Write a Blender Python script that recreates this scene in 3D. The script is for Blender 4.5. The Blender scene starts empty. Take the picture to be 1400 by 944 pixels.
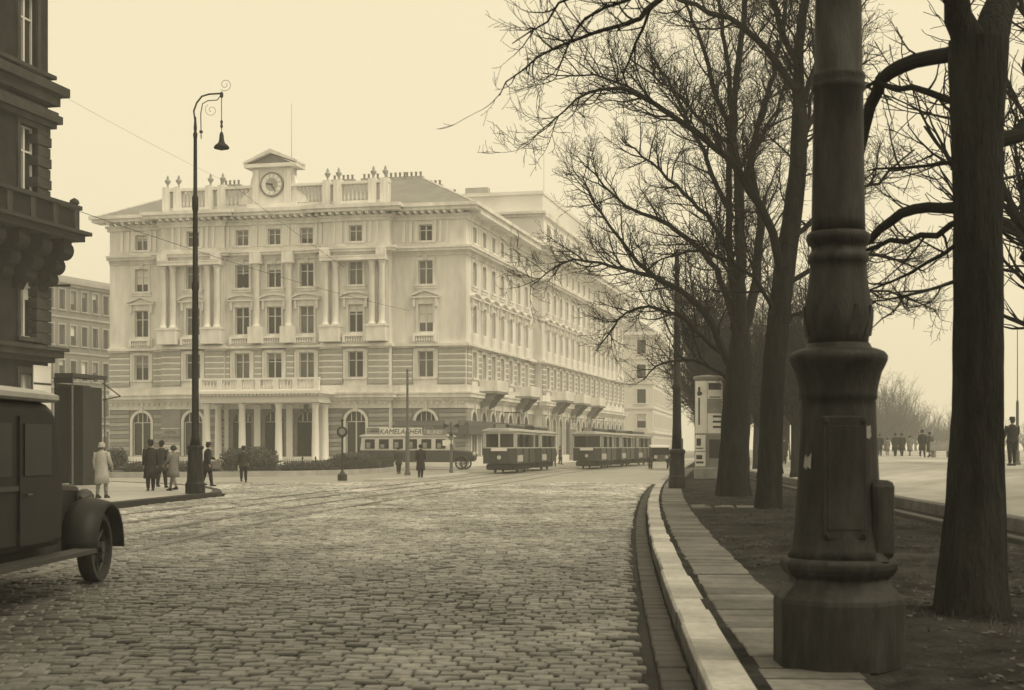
import bpy, bmesh, math, random
import numpy as np
from mathutils import Vector, Matrix, noise as mnoise

random.seed(7); np.random.seed(7)
R = math.radians
scene = bpy.context.scene
col = scene.collection

# ------------------------------------------------------------------ camera
CAM_H = 1.65
cam_d = bpy.data.cameras.new('camera'); cam = bpy.data.objects.new('camera', cam_d); col.objects.link(cam)
cam.location = (0, 0, CAM_H); cam.rotation_euler = (R(90), 0, 0)
cam_d.sensor_width = 36.0; cam_d.lens = 36.0 * 2000 / 1400
cam_d.shift_x = 0.0; cam_d.shift_y = (612 - 472) / 1400
cam_d.clip_start = 0.1; cam_d.clip_end = 4000
cam_d.dof.use_dof = True; cam_d.dof.focus_distance = 70.0; cam_d.dof.aperture_fstop = 4.5
scene.camera = cam

# ------------------------------------------------------------------ sky, sun, exposure
SUN_EL, SUN_AZ = 52.0, 120.0        # azimuth clockwise from +Y: the soft light comes from behind the camera, from its right
world = bpy.data.worlds.new('World'); scene.world = world; world.use_nodes = True
wn, wl = world.node_tree.nodes, world.node_tree.links
wn.clear()
w_out = wn.new('ShaderNodeOutputWorld'); w_bg = wn.new('ShaderNodeBackground')
w_sky = wn.new('ShaderNodeTexSky'); w_sky.sky_type = 'NISHITA'; w_sky.sun_disc = False
w_sky.sun_elevation = R(SUN_EL); w_sky.sun_rotation = R(SUN_AZ)
w_sky.air_density = 1.0; w_sky.dust_density = 4.0; w_sky.ozone_density = 1.0
w_bw = wn.new('ShaderNodeRGBToBW'); wl.new(w_sky.outputs[0], w_bw.inputs[0])
w_mix = wn.new('ShaderNodeMix'); w_mix.data_type = 'FLOAT'           # even cloud layer over the clear sky
w_mix.inputs[0].default_value = 0.88; w_mix.inputs[3].default_value = 8.0
wl.new(w_bw.outputs[0], w_mix.inputs[2])
w_tint = wn.new('ShaderNodeVectorMath'); w_tint.operation = 'SCALE'
w_tint.inputs[0].default_value = (1.0, 0.885, 0.60)                    # the warm tone of the print
wl.new(w_mix.outputs[0], w_tint.inputs[3])
wl.new(w_tint.outputs[0], w_bg.inputs['Color'])
w_bg.inputs['Strength'].default_value = 0.115
wl.new(w_bg.outputs[0], w_out.inputs['Surface'])

sun_d = bpy.data.lights.new('sun', 'SUN'); sun = bpy.data.objects.new('sun', sun_d); col.objects.link(sun)
sun_d.energy = 1.5; sun_d.angle = R(25); sun_d.color = (1.0, 0.88, 0.63)
_d = Vector((math.sin(R(SUN_AZ)) * math.cos(R(SUN_EL)), math.cos(R(SUN_AZ)) * math.cos(R(SUN_EL)), math.sin(R(SUN_EL))))
sun.rotation_euler = _d.to_track_quat('Z', 'Y').to_euler()
sun.location = (60, -30, 60)

scene.view_settings.view_transform = 'Standard'; scene.view_settings.look = 'None'
scene.view_settings.exposure = 0.18; scene.view_settings.gamma = 1.0
scene.view_settings.use_curve_mapping = False
scene.cycles.use_denoising = True
scene.cycles.max_bounces = 6; scene.cycles.diffuse_bounces = 3; scene.cycles.glossy_bounces = 3
scene.cycles.transmission_bounces = 4; scene.cycles.volume_bounces = 2; scene.cycles.transparent_max_bounces = 8
scene.cycles.use_fast_gi = False

# ------------------------------------------------------------------ materials
MATS = {}
def mat(name, c, rough=0.8, var=0.15, scale=3.0, bump=0.0, bscale=20.0, metal=0.0, spec=0.4, attr=False, stretch=None, var2=0.0, scale2=0.4, warm=1.0, coord='Object', bdist=0.02):
    """Procedural surface: base grey c (slightly warm), two noise octaves of tone, optional bump."""
    m = bpy.data.materials.new(name); m.use_nodes = True
    n, l = m.node_tree.nodes, m.node_tree.links
    b = n['Principled BSDF']
    if not isinstance(c, tuple): c = (c * 1.02 * warm, c, c * 0.97)
    tc = n.new('ShaderNodeTexCoord'); vec = tc.outputs[coord]
    if stretch:
        mp = n.new('ShaderNodeMapping'); mp.inputs['Scale'].default_value = stretch
        l.new(vec, mp.inputs[0]); vec = mp.outputs[0]
    nz = n.new('ShaderNodeTexNoise'); nz.inputs['Scale'].default_value = scale; nz.inputs['Detail'].default_value = 5; nz.inputs['Roughness'].default_value = 0.6
    l.new(vec, nz.inputs['Vector'])
    mr = n.new('ShaderNodeMapRange'); mr.inputs[1].default_value = 0.25; mr.inputs[2].default_value = 0.75
    mr.inputs[3].default_value = 1 - var; mr.inputs[4].default_value = 1 + var
    l.new(nz.outputs['Fac'], mr.inputs[0]); fac = mr.outputs[0]
    if var2:
        n2 = n.new('ShaderNodeTexNoise'); n2.inputs['Scale'].default_value = scale2; n2.inputs['Detail'].default_value = 3
        l.new(vec, n2.inputs['Vector'])
        m2 = n.new('ShaderNodeMapRange'); m2.inputs[1].default_value = 0.3; m2.inputs[2].default_value = 0.7
        m2.inputs[3].default_value = 1 - var2; m2.inputs[4].default_value = 1 + var2
        l.new(n2.outputs['Fac'], m2.inputs[0])
        mm = n.new('ShaderNodeMath'); mm.operation = 'MULTIPLY'; l.new(fac, mm.inputs[0]); l.new(m2.outputs[0], mm.inputs[1]); fac = mm.outputs[0]
    if attr:
        at = n.new('ShaderNodeAttribute'); at.attribute_name = 'tone'
        mm = n.new('ShaderNodeMath'); mm.operation = 'MULTIPLY'; l.new(fac, mm.inputs[0]); l.new(at.outputs['Fac'], mm.inputs[1]); fac = mm.outputs[0]
    sc = n.new('ShaderNodeVectorMath'); sc.operation = 'SCALE'; sc.inputs[0].default_value = c
    l.new(fac, sc.inputs[3]); l.new(sc.outputs[0], b.inputs['Base Color'])
    b.inputs['Roughness'].default_value = rough; b.inputs['Metallic'].default_value = metal
    b.inputs['Specular IOR Level'].default_value = spec
    if bump:
        bn = n.new('ShaderNodeTexNoise'); bn.inputs['Scale'].default_value = bscale; bn.inputs['Detail'].default_value = 4
        l.new(vec, bn.inputs['Vector'])
        bp = n.new('ShaderNodeBump'); bp.inputs['Strength'].default_value = bump; bp.inputs['Distance'].default_value = bdist
        l.new(bn.outputs['Fac'], bp.inputs['Height']); l.new(bp.outputs[0], b.inputs['Normal'])
    MATS[name] = m
    return m

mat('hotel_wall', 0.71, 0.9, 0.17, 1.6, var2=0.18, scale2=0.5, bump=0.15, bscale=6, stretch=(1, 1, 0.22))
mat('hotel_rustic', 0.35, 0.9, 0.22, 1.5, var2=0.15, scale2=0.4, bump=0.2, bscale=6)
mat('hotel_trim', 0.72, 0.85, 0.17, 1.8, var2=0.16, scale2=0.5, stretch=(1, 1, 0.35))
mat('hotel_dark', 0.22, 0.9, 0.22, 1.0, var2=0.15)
mat('roof_slate', 0.24, 0.75, 0.15, 1.2, var2=0.1)
mat('white_paint', 0.62, 0.5, 0.08, 2)
mat('column_white', 0.85, 0.7, 0.06, 1.5)
mat('glass', 0.03, 0.15, 0.4, 0.6, spec=0.4)
mat('glass_pale', 0.13, 0.2, 0.5, 0.7, spec=0.45)
mat('dark_interior', 0.03, 0.9, 0.2, 1)
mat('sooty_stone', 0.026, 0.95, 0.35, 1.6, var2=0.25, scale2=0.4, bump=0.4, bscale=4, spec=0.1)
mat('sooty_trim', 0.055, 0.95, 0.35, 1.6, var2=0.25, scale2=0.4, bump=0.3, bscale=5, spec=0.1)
mat('far_stucco', 0.33, 0.9, 0.12, 0.7, var2=0.1)
mat('far_stucco_dark', 0.19, 0.9, 0.12, 0.7, var2=0.1)
mat('pale_stucco', 0.72, 0.9, 0.08, 0.7, var2=0.06)
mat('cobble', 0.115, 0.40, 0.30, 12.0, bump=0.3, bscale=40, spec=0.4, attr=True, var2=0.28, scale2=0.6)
mat('road_bed', 0.03, 0.95, 0.3, 8.0, bump=0.6, bscale=30, spec=0.1)
mat('granite', 0.36, 0.75, 0.2, 16.0, bump=0.35, bscale=40, attr=True, var2=0.18, scale2=2.2)
mat('gutter_stone', 0.035, 0.65, 0.3, 8.0, bump=0.4, bscale=30, attr=True, spec=0.3)
mat('slab', 0.115, 0.85, 0.35, 10.0, bump=0.5, bscale=35, attr=True, var2=0.3, scale2=1.5)
mat('soil', 0.024, 0.97, 0.6, 4.0, bump=1.0, bscale=18, var2=0.75, scale2=0.9, spec=0.08, bdist=0.05)
mat('leaf_litter', 0.08, 0.95, 0.5, 30.0, spec=0.1)
mat('gravel_path', 0.36, 0.92, 0.25, 1.2, bump=0.3, bscale=30, var2=0.4, scale2=0.25, stretch=(1, 0.3, 1))
mat('plaza', 0.40, 0.5, 0.2, 5.0, bump=0.3, bscale=18, var2=0.15, scale2=0.3, spec=0.5)
mat('ground_far', 0.16, 0.9, 0.2, 0.2)
mat('lawn', 0.07, 0.95, 0.3, 4.0, bump=0.6, bscale=25)
mat('cast_iron', 0.019, 0.6, 0.6, 14.0, bump=0.35, bscale=70, spec=0.22, var2=0.5, scale2=6.0, stretch=(1, 1, 0.25))
mat('iron_dark', 0.035, 0.55, 0.25, 5.0, bump=0.2, bscale=40)
mat('iron_grey', 0.12, 0.6, 0.2, 5.0)
mat('rail_steel', 0.20, 0.5, 0.25, 8.0, metal=0.2)
mat('bark', 0.019, 0.95, 0.55, 9.0, bump=1.0, bscale=30, stretch=(1, 1, 0.22), var2=0.35, scale2=2.0, spec=0.08, bdist=0.06)
mat('twig', 0.018, 0.95, 0.2, 5.0, spec=0.08)
mat('hedge_leaf', 0.07, 0.8, 0.4, 6.0)
mat('tram_dark', 0.045, 0.4, 0.15, 2.0, spec=0.5)
mat('tram_cream', 0.50, 0.5, 0.08, 2.0)
mat('tram_roof', 0.36, 0.7, 0.12, 2.0)
mat('under_black', 0.025, 0.9, 0.3, 3.0)
mat('bus_dark', 0.05, 0.45, 0.2, 2.0)
mat('rubber', 0.03, 0.85, 0.2, 8.0)
mat('van_paint', 0.014, 0.5, 0.25, 2.0, spec=0.22, bump=0.05, bscale=12)
mat('van_roof', 0.30, 0.6, 0.15, 3.0)
mat('paper', 0.74, 0.85, 0.12, 3.0)
mat('paper_grey', 0.26, 0.85, 0.2, 3.0)
mat('ink', 0.04, 0.8, 0.2, 5.0)
mat('coat_black', 0.025, 0.95, 0.25, 8.0)
mat('coat_dark', 0.04, 0.95, 0.25, 8.0)
mat('coat_grey', 0.17, 0.95, 0.15, 8.0)
mat('coat_light', 0.38, 0.95, 0.12, 8.0)
mat('skin', (0.42, 0.33, 0.26), 0.6, 0.08, 10.0)
mat('stocking', 0.20, 0.7, 0.1, 10.0)
mat('shoe', 0.02, 0.4, 0.1, 10.0)
mat('hair', 0.03, 0.6, 0.2, 20.0)
mat('canvas', 0.10, 0.9, 0.2, 4.0)
mat('pebble', 0.07, 0.9, 0.4, 30.0, spec=0.1)
mat('dark_pane', 0.012, 0.3, 0.3, 2.0, spec=0.25)
mat('grass_blade', 0.055, 0.8, 0.3, 6.0)
mat('poster_scrap', 0.22, 0.9, 0.3, 20.0)
mat('lamp_glass', 0.55, 0.25, 0.05, 4.0)

# road material beyond the laid setts: rows of small stones too far away to tell apart
def road_far_material():
    m = bpy.data.materials.new('setts_far'); m.use_nodes = True
    n, l = m.node_tree.nodes, m.node_tree.links; b = n['Principled BSDF']
    tc = n.new('ShaderNodeTexCoord')
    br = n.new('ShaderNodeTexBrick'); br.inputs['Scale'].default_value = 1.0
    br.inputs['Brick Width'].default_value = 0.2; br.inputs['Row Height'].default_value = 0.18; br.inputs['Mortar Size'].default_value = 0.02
    br.inputs['Color1'].default_value = (0.37, 0.36, 0.335, 1); br.inputs['Color2'].default_value = (0.45, 0.435, 0.41, 1); br.inputs['Mortar'].default_value = (0.24, 0.232, 0.216, 1)  # pale stones carry on the sheen painted into the nearer setts
    l.new(tc.outputs['Object'], br.inputs['Vector'])
    nz = n.new('ShaderNodeTexNoise'); nz.inputs['Scale'].default_value = 0.5; nz.inputs['Detail'].default_value = 5
    l.new(tc.outputs['Object'], nz.inputs['Vector'])
    mr = n.new('ShaderNodeMapRange'); mr.inputs[1].default_value = .3; mr.inputs[2].default_value = .7; mr.inputs[3].default_value = .8; mr.inputs[4].default_value = 1.2
    l.new(nz.outputs['Fac'], mr.inputs[0])
    sc = n.new('ShaderNodeVectorMath'); sc.operation = 'SCALE'; l.new(br.outputs['Color'], sc.inputs[0]); l.new(mr.outputs[0], sc.inputs[3])
    l.new(sc.outputs[0], b.inputs['Base Color']); b.inputs['Roughness'].default_value = 0.36; b.inputs['Specular IOR Level'].default_value = 0.6
    bp = n.new('ShaderNodeBump'); bp.inputs['Strength'].default_value = 0.3; bp.inputs['Distance'].default_value = 0.01; bp.invert = True
    l.new(br.outputs['Fac'], bp.inputs['Height']); l.new(bp.outputs[0], b.inputs['Normal'])
    MATS['setts_far'] = m
road_far_material()
def paint_kerb_shade(m, z0, z1):
    """shade of the kerb face painted into the lower part of the stones, with a ragged edge"""
    n, l = m.node_tree.nodes, m.node_tree.links; b = n['Principled BSDF']; src = b.inputs['Base Color'].links[0].from_socket
    tc = n.new('ShaderNodeTexCoord'); sp = n.new('ShaderNodeSeparateXYZ'); l.new(tc.outputs['Object'], sp.inputs[0])
    nz = n.new('ShaderNodeTexNoise'); nz.inputs['Scale'].default_value = 9; nz.inputs['Detail'].default_value = 4; l.new(tc.outputs['Object'], nz.inputs['Vector'])
    ma = n.new('ShaderNodeMath'); ma.operation = 'MULTIPLY_ADD'; l.new(nz.outputs['Fac'], ma.inputs[0]); ma.inputs[1].default_value = 0.08; l.new(sp.outputs['Z'], ma.inputs[2])
    mr = n.new('ShaderNodeMapRange'); l.new(ma.outputs[0], mr.inputs[0]); mr.inputs[1].default_value = z0 + .04; mr.inputs[2].default_value = z1 + .04; mr.inputs[3].default_value = 0.28; mr.inputs[4].default_value = 1.0
    sc = n.new('ShaderNodeVectorMath'); sc.operation = 'SCALE'; l.new(src, sc.inputs[0]); l.new(mr.outputs[0], sc.inputs[3]); l.new(sc.outputs[0], b.inputs['Base Color'])
paint_kerb_shade(MATS['granite'], 0.085, 0.125)  # kerb granite coloured darker low down to stand for its shaded face

# ------------------------------------------------------------------ mesh helpers
class MB:
    """Collects vertices and faces of ONE mesh."""
    def __init__(s): s.v = []; s.f = []
    def add(s, vs, fs):
        o = len(s.v); s.v.extend([tuple(p) for p in vs]); s.f.extend([tuple(i + o for i in f) for f in fs]); return s
    def box(s, c, d, rz=0.0):
        x, y, z = d[0] / 2, d[1] / 2, d[2] / 2; ca, sa = math.cos(rz), math.sin(rz)
        vs = []
        for (a, b_, e) in ((-1,-1,-1),(1,-1,-1),(1,1,-1),(-1,1,-1),(-1,-1,1),(1,-1,1),(1,1,1),(-1,1,1)):
            px, py = a * x, b_ * y
            vs.append((c[0] + px * ca - py * sa, c[1] + px * sa + py * ca, c[2] + e * z))
        return s.add(vs, [(0,3,2,1),(4,5,6,7),(0,1,5,4),(1,2,6,5),(2,3,7,6),(3,0,4,7)])
    def bb(s, x0, x1, y0, y1, z0, z1): return s.box(((x0+x1)/2, (y0+y1)/2, (z0+z1)/2), (abs(x1-x0), abs(y1-y0), abs(z1-z0)))
    def quad(s, a, b, c, d): return s.add([a, b, c, d], [(0, 1, 2, 3)])
    def prism(s, poly, ext, cap=True):
        """poly: list of 3D points (one planar loop); ext: extrusion vector."""
        n = len(poly); vs = [tuple(p) for p in poly] + [tuple(p[i] + ext[i] for i in range(3)) for p in poly]
        fs = [(i, (i + 1) % n, n + (i + 1) % n, n + i) for i in range(n)]
        if cap: fs += [tuple(range(n - 1, -1, -1)), tuple(range(n, 2 * n))]
        return s.add(vs, fs)
    def tube(s, pts, rad, k=6, caps=True):
        pts = [Vector(p) for p in pts]; n = len(pts)
        if not hasattr(rad, '__len__'): rad = [rad] * n
        up = Vector((0, 0, 1)); vs = []
        t0 = (pts[1] - pts[0]).normalized()
        a = t0.cross(up)
        if a.length < 1e-3: a = t0.cross(Vector((1, 0, 0)))
        a.normalize()
        for i, p in enumerate(pts):
            t = (pts[min(i + 1, n - 1)] - pts[max(i - 1, 0)])
            if t.length < 1e-9: t = t0
            t.normalize(); a = a - t * a.dot(t)
            if a.length < 1e-5: a = t.orthogonal()
            a.normalize(); b = t.cross(a)
            for j in range(k):
                w = 2 * math.pi * j / k
                vs.append(p + (a * math.cos(w) + b * math.sin(w)) * rad[i])
        fs = [(i*k + j, i*k + (j+1) % k, (i+1)*k + (j+1) % k, (i+1)*k + j) for i in range(n-1) for j in range(k)]
        if caps: fs += [tuple(range(k - 1, -1, -1)), tuple(range((n-1)*k, n*k))]
        return s.add(vs, fs)
    def lathe(s, prof, k=16, c=(0, 0, 0), rot=0.0, square=False):
        """prof: list of (radius, z)."""
        vs = []; n = len(prof)
        for (r, z) in prof:
            for j in range(k):
                w = 2 * math.pi * j / k + rot
                vs.append((c[0] + r * math.cos(w), c[1] + r * math.sin(w), c[2] + z))
        fs = [(i*k + j, i*k + (j+1) % k, (i+1)*k + (j+1) % k, (i+1)*k + j) for i in range(n-1) for j in range(k)]
        fs += [tuple(range(k - 1, -1, -1)), tuple(range((n-1)*k, n*k))]
        return s.add(vs, fs)
    def loft(s, rings, caps=True):
        k = len(rings[0]); vs = [p for r in rings for p in r]; n = len(rings)
        fs = [(i*k + j, i*k + (j+1) % k, (i+1)*k + (j+1) % k, (i+1)*k + j) for i in range(n-1) for j in range(k)]
        if caps: fs += [tuple(range(k - 1, -1, -1)), tuple(range((n-1)*k, n*k))]
        return s.add(vs, fs)
    def xf(s, M):
        s.v = [tuple(M @ Vector(p)) for p in s.v]; return s
    def merge(s, o): return s.add(o.v, o.f)
    def mesh(s, name, material, smooth=False):
        me = bpy.data.meshes.new(name); me.from_pydata(s.v, [], s.f); me.update()
        if material: me.materials.append(MATS[material] if isinstance(material, str) else material)
        if smooth: me.polygons.foreach_set('use_smooth', [True] * len(me.polygons))
        return me
    def build(s, name, material, parent=None, smooth=False, bevel=0.0, **kw):
        me = s.mesh(name, material, smooth); return put(name, me, parent, bevel=bevel, **kw)

def put(name, me, parent=None, loc=(0, 0, 0), rz=0.0, scale=(1, 1, 1), bevel=0.0, kind=None, label=None):
    o = bpy.data.objects.new(name, me); col.objects.link(o)
    o.location = loc; o.rotation_euler = (0, 0, rz); o.scale = scale
    if parent is not None: o.parent = parent
    if bevel:
        b = o.modifiers.new('bevel', 'BEVEL'); b.width = bevel; b.segments = 2; b.limit_method = 'ANGLE'; b.angle_limit = R(35)
    if kind: o['kind'] = kind
    if label: o['label'] = label
    return o

def thing(name, label, cat, loc=(0, 0, 0), rz=0.0, group=None):
    o = bpy.data.objects.new(name, None); col.objects.link(o); o.empty_display_size = 0.3
    o.location = loc; o.rotation_euler = (0, 0, rz); o['label'] = label; o['category'] = cat
    if group: o['group'] = group
    return o
def tag(o, label, cat, group=None):
    o['label'] = label; o['category'] = cat
    if group: o['group'] = group
    return o
def struct(o): o['kind'] = 'structure'; return o

def copy_tree(root, loc, rz, label=None, scale=None):
    r = root.copy(); col.objects.link(r); r.location = loc; r.rotation_euler = (0, 0, rz)
    if scale: r.scale = scale
    if label: r['label'] = label
    for ch in list(root.children):
        c = ch.copy(); col.objects.link(c); c.parent = r
        for g in list(ch.children):
            d = g.copy(); col.objects.link(d); d.parent = c
    return r

UNIT = {}
def unit_box(material):
    if material not in UNIT:
        UNIT[material] = MB().box((0, 0, 0), (1, 1, 1)).mesh('block_' + material, material)
    return UNIT[material]
def boxpart(name, material, parent, x0, x1, y0, y1, z0, z1, **kw):
    return put(name, unit_box(material), parent, ((x0+x1)/2, (y0+y1)/2, (z0+z1)/2), 0, (abs(x1-x0), abs(y1-y0), abs(z1-z0)), **kw)

def text_part(name, s, size, material, parent, loc, rot, shear=0.0, extrude=0.01):
    c = bpy.data.curves.new(name, 'FONT'); c.body = s; c.size = size; c.align_x = 'CENTER'; c.align_y = 'CENTER'; c.shear = shear; c.extrude = extrude
    t = bpy.data.objects.new(name, c); col.objects.link(t)
    dg = bpy.context.evaluated_depsgraph_get()
    me = bpy.data.meshes.new_from_object(t.evaluated_get(dg)); me.name = name
    col.objects.unlink(t); bpy.data.objects.remove(t); bpy.data.curves.remove(c)
    me.materials.clear(); me.materials.append(MATS[material])
    o = put(name, me, parent, loc); o.rotation_euler = rot
    return o

def set_tone(me, tones_per_vert):
    a = me.attributes.new('tone', 'FLOAT', 'POINT'); a.data.foreach_set('value', np.asarray(tones_per_vert, dtype=np.float32))

def at(px, D): return (px - 700) / 2000.0 * D       # sideways metres of a photograph column at distance D
def zat(py, D): return CAM_H - (py - 612) / 2000.0 * D
# ================================================================== GROUND, ROAD, PAVEMENTS
_kp = np.array([(9.1,1.195),(11.5,1.38),(14.1,1.59),(17.5,1.83),(25,2.4),(34.7,3.19),(41.4,3.83),(53.9,5.18),(71.9,7.4)])
_kc = np.polyfit(_kp[:,0], _kp[:,1], 2)
_kd = np.polyder(_kc)
def K(s):
    s = np.asarray(s, float); lo, hi = 6.0, 78.0
    c = np.clip(s, lo, hi); return np.polyval(_kc, c) + np.polyval(_kd, c) * (s - c)
def Kd(s): return np.polyval(_kd, np.clip(s, 6.0, 78.0))
def kw(o, s):
    """kerb coordinates (o metres left of the kerb's road edge, s metres along) -> world x, y"""
    a = np.arctan(Kd(s)); o = np.asarray(o, float)
    return K(s) - o * np.cos(a), np.asarray(s, float) + o * np.sin(a)
def P(s):
    s = np.asarray(s, float); return np.maximum(7.6 + 0.07 * s, K(s) + 3.5)

struct(MB().bb(-640, 640, -60, 760, -0.30, -0.13).build('ground', 'ground_far'))

# road: dark bed under the setts and a far sheet; the bed follows the kerb on the right
def sheet(name, s0, s1, o0, o1, z, material, n=60):
    mb = MB(); ss = np.linspace(s0, s1, n); vs = []
    for s in ss:
        for o in (o0, o1):
            x, y = kw(o, s); vs.append((float(x), float(y), z))
    fs = [(2*i, 2*i+1, 2*i+3, 2*i+2) for i in range(n-1)]
    mb.add(vs, fs); return mb.mesh(name, material)
S_END = 66.0
road = struct(put('road', sheet('road', -12, S_END, 75, -0.02, -0.058, 'road_bed')))
put('far_road', sheet('far_road', S_END - 0.05, 230, 120, -0.02, -0.012, 'setts_far'), road, kind='structure')

# tram rails (right rail of each pair as points, other rails offset to the left)
_c1 = np.array([(-6.4,-12),(-6.35,8),(-6.3,15),(-6.2,23),(-5.75,30),(-4.95,38),(-3.6,48),(-1.9,58),(0.3,71),(3.2,92),(6.1,110),(10.6,131),(18,160),(29,200)])
def C1(y): 
    y = np.asarray(y, float); k = np.array([np.interp(y + d, _c1[:,1], _c1[:,0]) for d in (-6,-4,-2,0,2,4,6)])
    return k.mean(0)
def rail_mesh(off, name):
    ys = np.arange(-10, 190, 1.5); xs = C1(ys); g = np.gradient(xs, ys); a = np.arctan(g)
    px = xs + off * np.cos(a); py = ys - off * np.sin(a)
    prof = [(-0.075, -0.04), (-0.075, 0.012), (-0.02, 0.014), (-0.015, -0.012), (0.02, -0.012), (0.025, 0.010), (0.06, 0.008), (0.06, -0.04)]
    vs = []; n = len(ys); k = len(prof)
    for i in range(n):
        for (o, z) in prof: vs.append((px[i] + o * math.cos(a[i]), py[i] - o * math.sin(a[i]), z - 0.008))
    fs = [(i*k + j, i*k + j + 1, (i+1)*k + j + 1, (i+1)*k + j) for i in range(n-1) for j in range(k-1)]
    return MB().add(vs, fs).mesh(name, 'rail_steel')
for off in (0.0, -1.45, -3.0, -4.45):
    put('tram_rail', rail_mesh(off, 'tram_rail'), road)

# pavement of the left corner (raised), as an outline
LP = [(-13.5,-5),(-12.3,14),(-11.6,28),(-11.15,38.8),(-10.35,47),(-10.0,49.6),(-10.15,51.0),(-10.7,53.5),(-12.0,57.5),(-14.5,62),(-18,66.0),(-23,69.5),(-30,73),(-46,78)]
def left_limit(y):
    return float(np.interp(y, [p[1] for p in LP[:6]], [p[0] for p in LP[:6]]))
def in_left(x, y):
    if y < 49.6: return x < left_limit(y) + 0.1
    return x < float(np.interp(y, [p[1] for p in LP[5:]], [p[0] for p in LP[5:]])) + 0.1

# ---- setts
def sett_batch(cx, cs, hw, hl, tone, top):
    """arrays -> verts (n,12,3), in world space, each sett a rounded cushion"""
    n = len(cx); rng = np.random
    sg = np.array([(-1,-1),(1,-1),(1,1),(-1,1)], float)
    jit = rng.normal(0, 0.006, (n, 4, 2)); zt = rng.normal(0, 0.0035, (n, 4))
    V = np.zeros((n, 12, 3))
    for r, (f, dz) in enumerate(((1.0, -0.06), (0.975, -0.013), (0.82, 0.0))):
        o = cx[:, None] + sg[None, :, 0] * hw[:, None] * f + jit[:, :, 0]
        s = cs[:, None] + sg[None, :, 1] * hl[:, None] * f + jit[:, :, 1]
        x, y = kw(o, s)
        V[:, r*4:(r+1)*4, 0] = x; V[:, r*4:(r+1)*4, 1] = y; V[:, r*4:(r+1)*4, 2] = top[:, None] + dz + zt
    return V
SF = []
for r in (0, 1):
    for j in range(4): SF.append((r*4 + j, r*4 + (j+1) % 4, (r+1)*4 + (j+1) % 4, (r+1)*4 + j))
SF.append((8, 9, 10, 11))
SF = np.array([f[::-1] for f in SF])     # o grows to the left, so the winding is mirrored
cx, cs, hw, hl = [], [], [], []
s = 7.0; row = 0
while s < S_END + 3.0:
    dl = random.uniform(0.168, 0.186)
    omax = min(float(K(s)) + 0.365 * s + 3.0, 34)
    o = 0.31 + ((row * 0.068) % 0.18) + random.uniform(-0.012, 0.012)
    while o < omax:
        w = random.uniform(0.162, 0.20)
        wob = -0.012 * (o - 5.5) ** 2 + 0.07 * math.sin(o * 0.55 + s * 0.21) + 0.04 * math.sin(o * 1.3 - s * 0.4 + 1.7)
        cx.append(o + w / 2); cs.append(s + max(wob, -3.0) + dl / 2); hw.append(w / 2 - 0.006); hl.append(dl / 2 - 0.024)
        o += w
    s += dl; row += 1
cx, cs, hw, hl = map(np.array, (cx, cs, hw, hl))
wx, wy = kw(cx, cs)
keep = np.array([not in_left(a - 0.15, b) for a, b in zip(wx, wy)])
xr = C1(wy)                                   # leave the rails free
for off in (0.0, -1.45, -3.0, -4.45): keep &= ~(np.abs(wx - (xr + off)) < 0.085)
cx, cs, hw, hl, wx, wy = [a[keep] for a in (cx, cs, hw, hl, wx, wy)]
n = len(cx)
low = 0.012 * np.sin(wx * 0.9 + wy * 0.35) + 0.010 * np.sin(wy * 0.8 - wx * 0.5) 
top = -0.010 + low * 0.8 + np.random.normal(0, 0.006, n) - 0.02 * (np.random.random(n) > 0.985)
tone = np.clip(np.random.normal(1.0, 0.24, n), 0.45, 1.7)
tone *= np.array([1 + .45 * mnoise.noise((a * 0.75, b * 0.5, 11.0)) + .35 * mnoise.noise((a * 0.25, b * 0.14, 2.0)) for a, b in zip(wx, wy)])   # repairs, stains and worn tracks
sheen_noise = np.array([mnoise.noise((a * 0.12, b * 0.09, 4.0)) for a, b in zip(wx, wy)])          # uneven edge for the far sheen painted into the sett tone
tone *= np.interp(wy + 9 * sheen_noise, [8, 16, 26, 40, 56], [0.66, 0.98, 1.7, 2.9, 3.6])  # painted road sheen: setts coloured dark up close, pale in the distance
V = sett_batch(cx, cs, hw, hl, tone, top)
vis = np.abs(wx / wy) < 0.36
size = np.where(vis & (wy > 9.3), 1.0 / wy, 0); order = np.argsort(-size)
single = order[:300]; rest = np.setdiff1d(np.arange(n), single)
def setts_mesh(name, idx):
    m = len(idx); v = V[idx].reshape(-1, 3)
    f = (SF[None] + (np.arange(m) * 12)[:, None, None]).reshape(-1, 4)
    me = bpy.data.meshes.new(name)
    me.vertices.add(len(v)); me.vertices.foreach_set('co', v.ravel())
    me.loops.add(f.size); me.loops.foreach_set('vertex_index', f.ravel().astype(np.int32))
    me.polygons.add(len(f)); me.polygons.foreach_set('loop_start', np.arange(0, f.size, 4, dtype=np.int32))
    me.polygons.foreach_set('use_smooth', np.zeros(len(f), bool))
    me.update(); me.validate()
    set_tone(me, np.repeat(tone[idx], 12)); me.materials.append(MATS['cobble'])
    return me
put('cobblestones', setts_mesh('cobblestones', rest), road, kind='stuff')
for i in single: put('cobblestone', setts_mesh('cobblestone', np.array([i])), road)

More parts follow.
